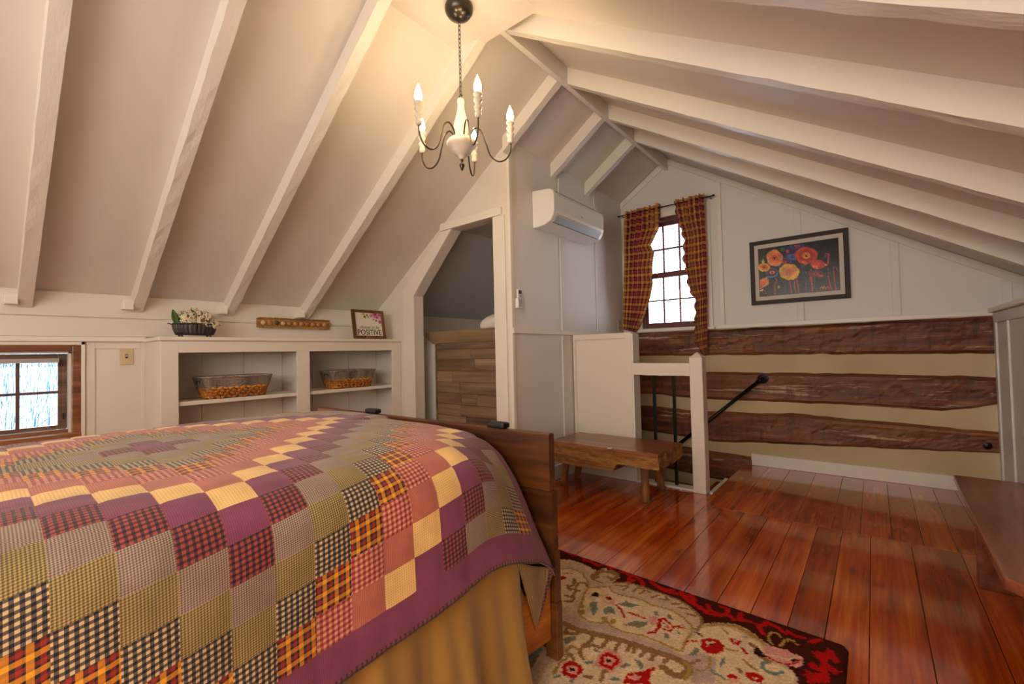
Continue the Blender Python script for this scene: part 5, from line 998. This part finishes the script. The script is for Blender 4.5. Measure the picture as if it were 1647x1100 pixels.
# ------------------------------------------------------------ rug
RUG = [('L','R',0.022,[(-1.373,2.077),(-1.329,2.071),(-1.279,2.053),(-1.238,2.074),(-1.203,2.039),(-1.17,2.045),(-1.125,2.028),(-1.096,2.066),(-1.055,2.04),(-1.03,2.058)]),
('L','R',0.022,[(-1.002,2.04),(-0.97,2.041),(-0.945,2.029),(-0.932,1.973),(-0.918,1.998)]),
('L','R',0.022,[(-0.931,2.039),(-0.89,2.018),(-0.863,1.983)]),
('L','R',0.022,[(-0.853,2.046),(-0.831,2.02),(-0.792,2.009),(-0.762,1.991),(-0.737,1.997),(-0.711,2.003)]),
('L','R',0.022,[(-0.794,2),(-0.766,2.001),(-0.739,2.021)]),
('L','R',0.022,[(-0.701,2.023),(-0.672,1.983),(-0.635,1.963),(-0.601,1.953),(-0.573,1.941)]),
('L','R',0.022,[(-0.68,1.99),(-0.66,2.029),(-0.639,1.995)]),
('L','R',0.018,[(-0.685,2.006),(-0.66,1.983),(-0.63,1.974),(-0.601,1.947),(-0.566,1.927),(-0.528,1.937),(-0.502,1.965),(-0.508,2.007),(-0.534,2.012)]),
('L','R',0.018,[(-0.583,1.99),(-0.565,1.955),(-0.54,1.955)]),
('L','R',0.018,[(-0.49,1.965),(-0.47,1.944)]),
('L','R',0.018,[(-0.457,2.008),(-0.454,1.957),(-0.426,1.969),(-0.387,1.964),(-0.368,1.978),(-0.365,2.006)]),
('L','R',0.018,[(-0.387,1.964),(-0.376,1.939),(-0.364,1.915)]),
('L','R',0.018,[(-0.346,1.999),(-0.318,1.982),(-0.295,1.967)]),
('L','R',0.018,[(-0.291,1.987),(-0.268,1.972),(-0.242,1.976)]),
('L','R',0.018,[(-0.218,1.964),(-0.192,1.999)]),
('P','R',0,[(-0.21,1.908),(-0.195,1.916),(-0.171,1.927),(-0.164,1.964),(-0.151,1.95),(-0.134,1.921),(-0.123,1.9),(-0.138,1.885),(-0.157,1.897),(-0.164,1.872),(-0.145,1.854),(-0.119,1.846),(-0.137,1.817),(-0.158,1.831),(-0.15,1.795),(-0.145,1.763),(-0.206,1.717),(-0.203,1.742),(-0.228,1.754),(-0.211,1.766),(-0.219,1.785),(-0.187,1.785),(-0.171,1.803),(-0.206,1.807),(-0.212,1.832),(-0.198,1.843),(-0.181,1.826),(-0.178,1.861),(-0.195,1.882)]),
('P','T',0,[(-1.429,1.856),(-1.305,1.972),(-1.269,1.999),(-1.204,2.003),(-1.146,1.989),(-1.09,1.975),(-1.078,2.031),(-1.037,1.991),(-1.003,2.016),(-0.978,1.983),(-0.986,1.927),(-0.928,1.963),(-0.857,1.967),(-0.774,1.963),(-0.69,1.957),(-0.634,1.929),(-0.578,1.883),(-0.564,1.842),(-0.564,1.793),(-0.505,1.809),(-0.421,1.487),(-0.885,1.133)]),
('P','T',0,[(-0.767,1.852),(-0.663,1.94),(-0.635,1.932),(-0.607,1.91),(-0.575,1.874),(-0.567,1.832),(-0.541,1.865),(-0.502,1.898),(-0.46,1.917),(-0.43,1.915),(-0.397,1.899),(-0.364,1.876),(-0.334,1.858),(-0.309,1.829),(-0.273,1.776),(-0.242,1.749),(-0.23,1.722),(-0.213,1.598),(-0.561,1.332)]),
('P','O',0,[(-0.564,1.822),(-0.536,1.864),(-0.501,1.895),(-0.459,1.913),(-0.429,1.911),(-0.396,1.895),(-0.364,1.873),(-0.332,1.848),(-0.344,1.839),(-0.368,1.858),(-0.407,1.875),(-0.447,1.893),(-0.49,1.882),(-0.532,1.846)]),
('P','C',0,[(-0.56,1.768),(-0.554,1.813),(-0.522,1.854),(-0.488,1.871),(-0.451,1.874),(-0.404,1.861),(-0.366,1.845),(-0.339,1.807),(-0.301,1.754),(-0.262,1.759),(-0.24,1.732),(-0.224,1.616),(-0.466,1.43),(-0.521,1.5),(-0.572,1.549),(-0.58,1.683)]),
('P','P',0,[(-1.026,1.558),(-1.002,1.597),(-0.956,1.579),(-0.9,1.59),(-0.849,1.608),(-0.783,1.6),(-0.687,1.607),(-0.614,1.611),(-0.566,1.614),(-0.516,1.66),(-0.467,1.665),(-0.435,1.542),(-0.499,1.493),(-0.517,1.565),(-0.572,1.593),(-0.662,1.592),(-0.755,1.583),(-0.843,1.554),(-0.935,1.524),(-1.003,1.522)]),
('P','C',0,[(-0.989,1.483),(-0.927,1.51),(-0.833,1.534),(-0.746,1.563),(-0.657,1.578),(-0.572,1.593),(-0.527,1.558),(-0.505,1.488),(-0.513,1.417),(-0.869,1.145),(-0.917,1.284),(-0.893,1.326),(-0.933,1.395)]),
('L','N',0.03,[(-0.995,1.519),(-0.931,1.517),(-0.836,1.541),(-0.746,1.563),(-0.654,1.572),(-0.586,1.582),(-0.542,1.577),(-0.522,1.554),(-0.528,1.509),(-0.557,1.498),(-0.595,1.51)]),
('L','N',0.016,[(-0.87,1.534),(-0.859,1.486),(-0.871,1.442),(-0.856,1.403),(-0.834,1.387)]),
('L','N',0.016,[(-0.86,1.442),(-0.842,1.473),(-0.82,1.472)]),
('L','N',0.016,[(-0.814,1.539),(-0.81,1.48)]),
('L','N',0.016,[(-0.771,1.544),(-0.764,1.489)]),
('L','N',0.016,[(-0.736,1.553),(-0.729,1.516)]),
('L','N',0.016,[(-0.715,1.56),(-0.708,1.523)]),
('L','N',0.016,[(-0.678,1.562),(-0.679,1.52)]),
('L','N',0.016,[(-0.642,1.564),(-0.644,1.523)]),
('L','N',0.016,[(-0.597,1.574),(-0.601,1.539)]),
('L','N',0.016,[(-0.974,1.514),(-0.961,1.465),(-0.919,1.497)]),
('P','C',0,[(-1.261,1.88),(-1.219,1.919),(-1.152,1.914),(-1.084,1.861),(-1.063,1.807),(-1.048,1.715),(-1.036,1.652),(-1.065,1.619),(-1.124,1.574),(-1.296,1.823)]),
('L','O',0.008,[(-1.261,1.88),(-1.214,1.923),(-1.144,1.912),(-1.084,1.861),(-1.052,1.816),(-1.02,1.846),(-0.982,1.881)]),
('L','N',0.014,[(-1.145,1.844),(-1.12,1.792),(-1.132,1.756)]),
('L','N',0.014,[(-1.132,1.811),(-1.09,1.842),(-1.064,1.82)]),
('L','N',0.014,[(-1.144,1.775),(-1.111,1.745),(-1.099,1.767),(-1.108,1.815)]),
('L','N',0.014,[(-1.107,1.696),(-1.07,1.699),(-1.089,1.761),(-1.07,1.762)]),
('L','N',0.014,[(-1.081,1.654),(-1.055,1.673),(-1.061,1.705)]),
('L','R',0.008,[(-1.212,1.862),(-1.183,1.883)]),
('P','R',0,[(-1.215,1.822),(-1.207,1.843),(-1.177,1.828),(-1.191,1.796)]),
('P','N',0,[(-1.1,1.907),(-1.099,1.968),(-1.088,2.024),(-1.06,1.997),(-1.052,2.034),(-0.996,2.014),(-0.98,1.981),(-0.993,1.928),(-1.038,1.953),(-1.061,1.921),(-1.064,1.89),(-1.016,1.897),(-1.015,1.884),(-1.073,1.883)]),
('P','T',0,[(-1.072,1.942),(-1.067,1.984),(-1.037,1.991),(-1.002,1.987),(-1.004,1.963),(-1.041,1.958),(-1.059,1.93)]),
('L','N',0.012,[(-0.964,1.908),(-0.923,1.925),(-0.918,1.956)]),
('L','N',0.012,[(-0.918,1.889),(-0.911,1.927)]),
('L','N',0.012,[(-0.878,1.905),(-0.873,1.949),(-0.85,1.952)]),
('L','N',0.012,[(-0.847,1.902),(-0.837,1.948),(-0.811,1.942)]),
('L','N',0.012,[(-0.792,1.906),(-0.777,1.942)]),
('L','N',0.012,[(-0.758,1.919),(-0.729,1.929),(-0.748,1.951)]),
('L','N',0.012,[(-0.706,1.91),(-0.676,1.932)]),
('L','N',0.012,[(-0.671,1.901),(-0.64,1.913)]),
('L','N',0.012,[(-0.632,1.875),(-0.599,1.878)]),
('L','N',0.012,[(-0.983,1.921),(-0.928,1.963),(-0.857,1.967),(-0.774,1.963),(-0.69,1.957),(-0.634,1.929),(-0.578,1.883),(-0.564,1.842),(-0.567,1.786),(-0.586,1.796)]),
('P','C',0,[(-1.026,1.719),(-1.047,1.767),(-1.052,1.816),(-1.018,1.841),(-0.982,1.881),(-0.953,1.849),(-0.92,1.842),(-0.867,1.856),(-0.808,1.863),(-0.774,1.847),(-0.725,1.861),(-0.683,1.859),(-0.636,1.84),(-0.59,1.802),(-0.578,1.763),(-0.58,1.697),(-0.573,1.633),(-0.602,1.628),(-0.656,1.636),(-0.718,1.634),(-0.787,1.61),(-0.842,1.614),(-0.868,1.634),(-0.886,1.605),(-0.922,1.589),(-0.969,1.601),(-0.995,1.625),(-1.01,1.671)]),
('L','O',0.009,[(-1.026,1.719),(-1.047,1.767),(-1.052,1.816),(-1.018,1.841),(-0.982,1.881),(-0.953,1.849),(-0.92,1.842),(-0.867,1.856),(-0.808,1.863),(-0.774,1.847),(-0.725,1.861),(-0.683,1.859),(-0.636,1.84),(-0.59,1.802),(-0.578,1.763),(-0.58,1.697),(-0.573,1.633),(-0.602,1.628),(-0.656,1.636),(-0.718,1.634),(-0.787,1.61),(-0.842,1.614),(-0.868,1.634),(-0.886,1.605),(-0.922,1.589),(-0.969,1.601),(-0.995,1.625),(-1.01,1.671),(-1.026,1.719)]),
('P','O',0,[(-0.991,1.674),(-0.987,1.661),(-0.991,1.651),(-1,1.649),(-1.01,1.656),(-1.015,1.669),(-1.013,1.68),(-1.004,1.684),(-0.994,1.678)]),
('P','O',0,[(-0.97,1.638),(-0.967,1.626),(-0.971,1.616),(-0.98,1.614),(-0.989,1.621),(-0.994,1.633),(-0.991,1.644),(-0.983,1.648),(-0.973,1.642)]),
('P','O',0,[(-0.839,1.656),(-0.836,1.644),(-0.84,1.635),(-0.849,1.633),(-0.857,1.64),(-0.861,1.652),(-0.858,1.662),(-0.85,1.666),(-0.841,1.66)]),
('P','O',0,[(-0.874,1.651),(-0.871,1.638),(-0.876,1.629),(-0.884,1.627),(-0.893,1.634),(-0.897,1.646),(-0.894,1.657),(-0.886,1.66),(-0.877,1.655)]),
('P','G',0,[(-0.985,1.701),(-0.986,1.725),(-0.964,1.729),(-0.94,1.689),(-0.926,1.633),(-0.943,1.642)]),
('P','N',0,[(-0.969,1.691),(-0.969,1.701),(-0.958,1.704),(-0.949,1.688),(-0.944,1.664),(-0.952,1.667)]),
('P','G',0,[(-0.921,1.703),(-0.913,1.732),(-0.892,1.736),(-0.863,1.696),(-0.888,1.694),(-0.894,1.668)]),
('P','N',0,[(-0.907,1.703),(-0.902,1.715),(-0.892,1.718),(-0.88,1.703),(-0.892,1.701),(-0.896,1.689)]),
('P','G',0,[(-0.896,1.768),(-0.87,1.799),(-0.872,1.828),(-0.855,1.81),(-0.803,1.82),(-0.833,1.78),(-0.862,1.77)]),
('P','N',0,[(-0.876,1.782),(-0.862,1.797),(-0.862,1.809),(-0.855,1.802),(-0.83,1.809),(-0.846,1.791),(-0.86,1.785)]),
('P','G',0,[(-0.808,1.649),(-0.785,1.697),(-0.736,1.728),(-0.732,1.706),(-0.746,1.666),(-0.772,1.666)]),
('P','N',0,[(-0.786,1.667),(-0.773,1.689),(-0.749,1.705),(-0.748,1.696),(-0.756,1.678),(-0.768,1.676)]),
('P','G',0,[(-0.748,1.81),(-0.736,1.819),(-0.715,1.791),(-0.732,1.789)]),
('P','N',0,[(-0.74,1.805),(-0.734,1.809),(-0.724,1.799),(-0.733,1.797)]),
('P','G',0,[(-0.697,1.826),(-0.683,1.831),(-0.662,1.799),(-0.681,1.796)]),
('P','N',0,[(-0.688,1.818),(-0.681,1.82),(-0.672,1.808),(-0.681,1.806)]),
('P','G',0,[(-0.665,1.698),(-0.647,1.702),(-0.634,1.679),(-0.643,1.664)]),
('P','N',0,[(-0.655,1.69),(-0.646,1.692),(-0.641,1.684),(-0.645,1.676)]),
('P','G',0,[(-0.632,1.742),(-0.618,1.742),(-0.6,1.701),(-0.617,1.724)]),
('P','N',0,[(-0.624,1.732),(-0.617,1.733),(-0.609,1.717),(-0.617,1.726)]),
('P','D',0,[(-1.014,1.753),(-1.014,1.798),(-0.988,1.797),(-0.976,1.769),(-0.996,1.766)]),
('L','T',0.012,[(-0.955,1.816),(-0.972,1.79),(-0.947,1.754),(-0.923,1.753)]),
('P','K',0,[(-0.926,1.758),(-0.917,1.8),(-0.896,1.768),(-0.898,1.749)]),
('P','R',0,[(-0.957,1.789),(-0.944,1.805),(-0.924,1.789),(-0.936,1.768)]),
('P','D',0,[(-0.946,1.797),(-0.93,1.803),(-0.924,1.783)]),
('L','R',0.01,[(-0.892,1.76),(-0.857,1.74),(-0.825,1.703)]),
('L','R',0.01,[(-0.826,1.74),(-0.785,1.744),(-0.752,1.742)]),
('P','K',0,[(-0.748,1.756),(-0.723,1.785),(-0.7,1.74),(-0.714,1.71),(-0.734,1.735)]),
('P','R',0,[(-0.712,1.772),(-0.696,1.795),(-0.657,1.772),(-0.637,1.748),(-0.642,1.715),(-0.677,1.718),(-0.698,1.721)]),
('P','C',0,[(-0.695,1.759),(-0.692,1.777),(-0.66,1.76),(-0.644,1.742),(-0.655,1.724),(-0.68,1.725)]),
('L','R',0.006,[(-0.688,1.759),(-0.663,1.747),(-0.657,1.737),(-0.674,1.735)]),
('L','R',0.012,[(-0.69,1.727),(-0.691,1.678),(-0.709,1.66)]),
('L','R',0.01,[(-0.647,1.755),(-0.609,1.773)]),
('L','R',0.008,[(-0.636,1.768),(-0.62,1.79)]),
('P','K',0,[(-0.719,1.458),(-0.709,1.438),(-0.718,1.415),(-0.72,1.391),(-0.731,1.373),(-0.75,1.375),(-0.769,1.38),(-0.789,1.384),(-0.795,1.409),(-0.8,1.43),(-0.802,1.447),(-0.793,1.478),(-0.78,1.491),(-0.754,1.488),(-0.739,1.479),(-0.728,1.465)]),
('P','R',0,[(-0.726,1.453),(-0.724,1.436),(-0.727,1.416),(-0.727,1.399),(-0.739,1.39),(-0.752,1.392),(-0.767,1.389),(-0.778,1.396),(-0.783,1.415),(-0.791,1.427),(-0.791,1.446),(-0.784,1.467),(-0.771,1.471),(-0.754,1.471),(-0.747,1.467),(-0.733,1.458)]),
('P','K',0,[(-0.74,1.442),(-0.74,1.432),(-0.738,1.421),(-0.74,1.413),(-0.748,1.41),(-0.754,1.408),(-0.762,1.405),(-0.767,1.413),(-0.772,1.421),(-0.776,1.428),(-0.775,1.441),(-0.771,1.449),(-0.763,1.45),(-0.757,1.453),(-0.752,1.451),(-0.742,1.446)]),
('P','D',0,[(-0.749,1.435),(-0.749,1.43),(-0.748,1.426),(-0.75,1.422),(-0.753,1.421),(-0.756,1.418),(-0.759,1.418),(-0.761,1.422),(-0.764,1.425),(-0.766,1.429),(-0.765,1.435),(-0.763,1.437),(-0.76,1.439),(-0.757,1.441),(-0.754,1.44),(-0.75,1.437)]),
('P','R',0,[(-0.804,1.34),(-0.802,1.323),(-0.804,1.304),(-0.803,1.286),(-0.815,1.277),(-0.83,1.279),(-0.846,1.275),(-0.858,1.281),(-0.864,1.3),(-0.873,1.311),(-0.873,1.33),(-0.867,1.351),(-0.853,1.356),(-0.835,1.356),(-0.827,1.353),(-0.812,1.345)]),
('P','K',0,[(-0.818,1.329),(-0.819,1.318),(-0.816,1.308),(-0.818,1.299),(-0.826,1.296),(-0.833,1.294),(-0.841,1.291),(-0.847,1.298),(-0.852,1.306),(-0.857,1.313),(-0.856,1.326),(-0.852,1.334),(-0.844,1.335),(-0.837,1.338),(-0.832,1.337),(-0.821,1.332)]),
('P','D',0,[(-0.829,1.321),(-0.828,1.316),(-0.826,1.312),(-0.828,1.309),(-0.832,1.307),(-0.835,1.304),(-0.838,1.304),(-0.841,1.308),(-0.844,1.31),(-0.846,1.315),(-0.845,1.32),(-0.843,1.322),(-0.84,1.324),(-0.838,1.326),(-0.833,1.325),(-0.829,1.323)]),
('P','R',0,[(-0.674,1.359),(-0.679,1.398),(-0.673,1.424),(-0.647,1.444),(-0.634,1.476),(-0.613,1.5),(-0.617,1.467),(-0.613,1.434),(-0.599,1.41)]),
('P','K',0,[(-0.673,1.395),(-0.659,1.421),(-0.634,1.425),(-0.647,1.394)]),
('P','G',0,[(-0.831,1.373),(-0.801,1.399),(-0.79,1.396),(-0.809,1.37)]),
('P','N',0,[(-0.819,1.378),(-0.804,1.391),(-0.799,1.391),(-0.809,1.378)]),
('P','G',0,[(-0.842,1.447),(-0.824,1.46),(-0.797,1.456),(-0.816,1.445)]),
('P','N',0,[(-0.831,1.448),(-0.822,1.455),(-0.809,1.455),(-0.818,1.449)]),
('P','G',0,[(-0.716,1.429),(-0.703,1.459),(-0.688,1.458),(-0.7,1.423)]),
('P','N',0,[(-0.709,1.436),(-0.702,1.449),(-0.695,1.449),(-0.701,1.434)]),
('P','G',0,[(-0.695,1.492),(-0.669,1.496),(-0.645,1.476),(-0.653,1.458)]),
('P','N',0,[(-0.679,1.484),(-0.666,1.487),(-0.655,1.48),(-0.66,1.472)]),
('P','G',0,[(-0.723,1.35),(-0.703,1.373),(-0.682,1.375),(-0.701,1.35)]),
('P','N',0,[(-0.712,1.356),(-0.702,1.366),(-0.692,1.368),(-0.702,1.357)]),
('P','G',0,[(-0.945,1.431),(-0.943,1.455),(-0.915,1.481),(-0.909,1.462),(-0.924,1.415)]),
('P','N',0,[(-0.936,1.44),(-0.935,1.451),(-0.92,1.463),(-0.918,1.455),(-0.927,1.434)]),
('P','G',0,[(-0.87,1.252),(-0.855,1.275),(-0.851,1.253),(-0.863,1.241)]),
('P','N',0,[(-0.865,1.253),(-0.857,1.264),(-0.856,1.255),(-0.862,1.249)]),
('P','G',0,[(-0.822,1.261),(-0.812,1.283),(-0.798,1.265)]),
('P','N',0,[(-0.816,1.265),(-0.81,1.275),(-0.805,1.268)]),
('L','N',0.014,[(-0.893,1.375),(-0.872,1.374),(-0.858,1.36)]),
('L','N',0.014,[(-0.734,1.328),(-0.749,1.374),(-0.739,1.381)]),
('L','N',0.014,[(-0.788,1.315),(-0.764,1.323)]),
('L','O',0.012,[(-0.877,1.262),(-0.883,1.302),(-0.89,1.328),(-0.879,1.352),(-0.907,1.389),(-0.9,1.42),(-0.868,1.419)]),
('P','R',0,[(-0.539,1.736),(-0.514,1.767),(-0.484,1.778),(-0.459,1.752),(-0.455,1.72),(-0.471,1.686),(-0.501,1.678),(-0.522,1.69)]),
('P','C',0,[(-0.521,1.739),(-0.487,1.761),(-0.502,1.735),(-0.506,1.71)]),
('P','D',0,[(-0.509,1.736),(-0.493,1.742),(-0.5,1.721)]),
('P','R',0,[(-0.462,1.81),(-0.446,1.819),(-0.417,1.818),(-0.42,1.782),(-0.442,1.787)]),
('P','C',0,[(-0.444,1.812),(-0.429,1.808),(-0.433,1.794)]),
('L','R',0.012,[(-0.406,1.777),(-0.387,1.757)]),
('L','R',0.008,[(-0.577,1.697),(-0.547,1.723)]),
('L','D',0.008,[(-0.566,1.775),(-0.536,1.762)]),
('P','G',0,[(-0.55,1.623),(-0.544,1.652),(-0.542,1.682),(-0.525,1.681),(-0.526,1.641)]),
('P','N',0,[(-0.544,1.641),(-0.541,1.654),(-0.539,1.666),(-0.531,1.667),(-0.532,1.65)]),
('P','G',0,[(-0.419,1.846),(-0.402,1.867),(-0.408,1.847)]),
('P','N',0,[(-0.414,1.85),(-0.406,1.86),(-0.409,1.851)]),
('P','G',0,[(-0.445,1.626),(-0.451,1.661),(-0.445,1.693),(-0.437,1.684),(-0.437,1.645)]),
('P','N',0,[(-0.445,1.646),(-0.447,1.661),(-0.443,1.674),(-0.44,1.671),(-0.44,1.655)]),
('L','G',0.014,[(-0.317,1.755),(-0.334,1.737),(-0.329,1.708),(-0.308,1.699),(-0.288,1.705),(-0.273,1.732)]),
('L','G',0.012,[(-0.471,1.607),(-0.455,1.587),(-0.432,1.586),(-0.418,1.582)]),
('L','N',0.02,[(-0.389,1.82),(-0.367,1.814),(-0.345,1.768),(-0.318,1.761)]),
('P','D',0,[(-0.367,1.814),(-0.353,1.811),(-0.33,1.773),(-0.351,1.763),(-0.373,1.774)]),
('P','K',0,[(-0.347,1.815),(-0.327,1.856),(-0.3,1.858),(-0.276,1.869),(-0.261,1.852),(-0.23,1.855),(-0.224,1.806),(-0.24,1.782),(-0.272,1.77),(-0.303,1.766),(-0.331,1.779)]),
('L','C',0.008,[(-0.33,1.793),(-0.299,1.803),(-0.268,1.806),(-0.235,1.851)]),
('L','R',0.008,[(-0.332,1.785),(-0.304,1.772),(-0.264,1.779),(-0.243,1.806),(-0.238,1.835)]),
('P','D',0,[(-0.265,1.809),(-0.245,1.83),(-0.249,1.807)]),
('L','O',0.01,[(-0.325,1.865),(-0.339,1.888),(-0.345,1.914),(-0.337,1.944),(-0.32,1.948),(-0.31,1.936)]),
('L','O',0.01,[(-0.302,1.871),(-0.297,1.904),(-0.284,1.933),(-0.267,1.934),(-0.252,1.919)]),
('L','O',0.01,[(-0.492,1.856),(-0.464,1.833)]),
('L','O',0.008,[(-0.456,1.74),(-0.432,1.744),(-0.41,1.753)]),
('L','O',0.012,[(-0.388,1.715),(-0.366,1.699),(-0.343,1.684)]),
('P','R',0,[(-0.365,1.662),(-0.335,1.672),(-0.314,1.658),(-0.321,1.629),(-0.345,1.623),(-0.366,1.637)]),
('P','C',0,[(-0.348,1.644),(-0.334,1.649),(-0.337,1.634)]),
('P','R',0,[(-0.419,1.602),(-0.401,1.622),(-0.38,1.614),(-0.405,1.583)]),
('P','K',0,[(-0.406,1.588),(-0.386,1.609),(-0.369,1.592),(-0.399,1.57)]),
('P','N',0,[(-0.4,1.66),(-0.382,1.668),(-0.379,1.639),(-0.392,1.641)]),
('L','O',0.014,[(-0.547,1.581),(-0.522,1.568),(-0.516,1.528),(-0.521,1.5)]),
('L','O',0.01,[(-0.486,1.661),(-0.474,1.617),(-0.483,1.578),(-0.504,1.568)]),
('L','N',0.012,[(-0.527,1.584),(-0.51,1.623)])]
RC = dict(B='#40180e', R='#a81410', T='#bca084', C='#d0b692', P='#b2968a', N='#8a6440', G='#6a7c74', K='#cf8e80', D='#2c1612', O='#a07c40')
rx0, rx1, ry0, ry1 = -2.2, -.105, .60, 2.083; WW, HH = 500, 355
shp = [(k, c, w, [(p[0], p[1]+.045*(p[0]+1.36)) for p in P]) for k, c, w, P in RUG]
shp = [('P', 'T', 0, [(-2.2, .75), (-1.35, .75), (-.30, .75), (-.27, 1.9), (-.9, 1.75), (-1.38, 1.97), (-2.2, 1.93)])]+shp
shp += [('P', 'N', 0, [(-1.6, .9), (-.99, .9), (-.95, 1.27), (-1.0, 1.40), (-1.6, 1.5)]), ('P', 'G', 0, [(-1.08, 1.22), (-.98, 1.24), (-.97, 1.36), (-1.06, 1.38)]), ('L', 'D', .03, [(-1.2, 1.15), (-1.08, 1.2), (-1.05, 1.3), (-1.15, 1.36)]), ('L', 'D', .025, [(-1.02, 1.05), (-1.0, 1.14)])]  # under-bed shade put into the rug colours as dark brown and green patches
A = rasterize(HH, WW, rx0, rx1, ry0, ry1, shp, RC, RC['B'], .0035, 3)
A *= (1+.22*rng.standard_normal((HH, WW, 1))*.6).clip(.6, 1.4)
nA = np.array([[nz(i*.09, j*.09, 4) for i in range(WW)] for j in range(HH)]); A = np.clip(A*(1+.18*nA[..., None]), 0, 1)
def rugf(u, v):
    e = min(u*(rx1-rx0), (1-u)*(rx1-rx0), v*(ry1-ry0), (1-v)*(ry1-ry0)); x = rx0+(rx1-rx0)*u; y = ry0+(ry1-ry0)*v
    cx_, cy_ = rx1-.028, ry1-.028                      # rounded corner
    if x > cx_ and y > cy_:
        d = math.hypot(x-cx_, y-cy_); mm = max(x-cx_, y-cy_)
        if d > 0: x = cx_+(x-cx_)*mm/d; y = cy_+(y-cy_)*mm/d
    return (x, y-.045*(x+1.36), .002+.012*sst(e/.012)+(.0008*random.random() if e > 0 else 0))
rg = MB().grid(rugf, WW-1, HH-1).build('rug', M_rug, smooth=True, origin=(-1.1, 1.3, .002)); color_grid(rg, A)
tag(rg, 'hooked wool floral rug in tan and cream with a dark red and brown border', 'rug')
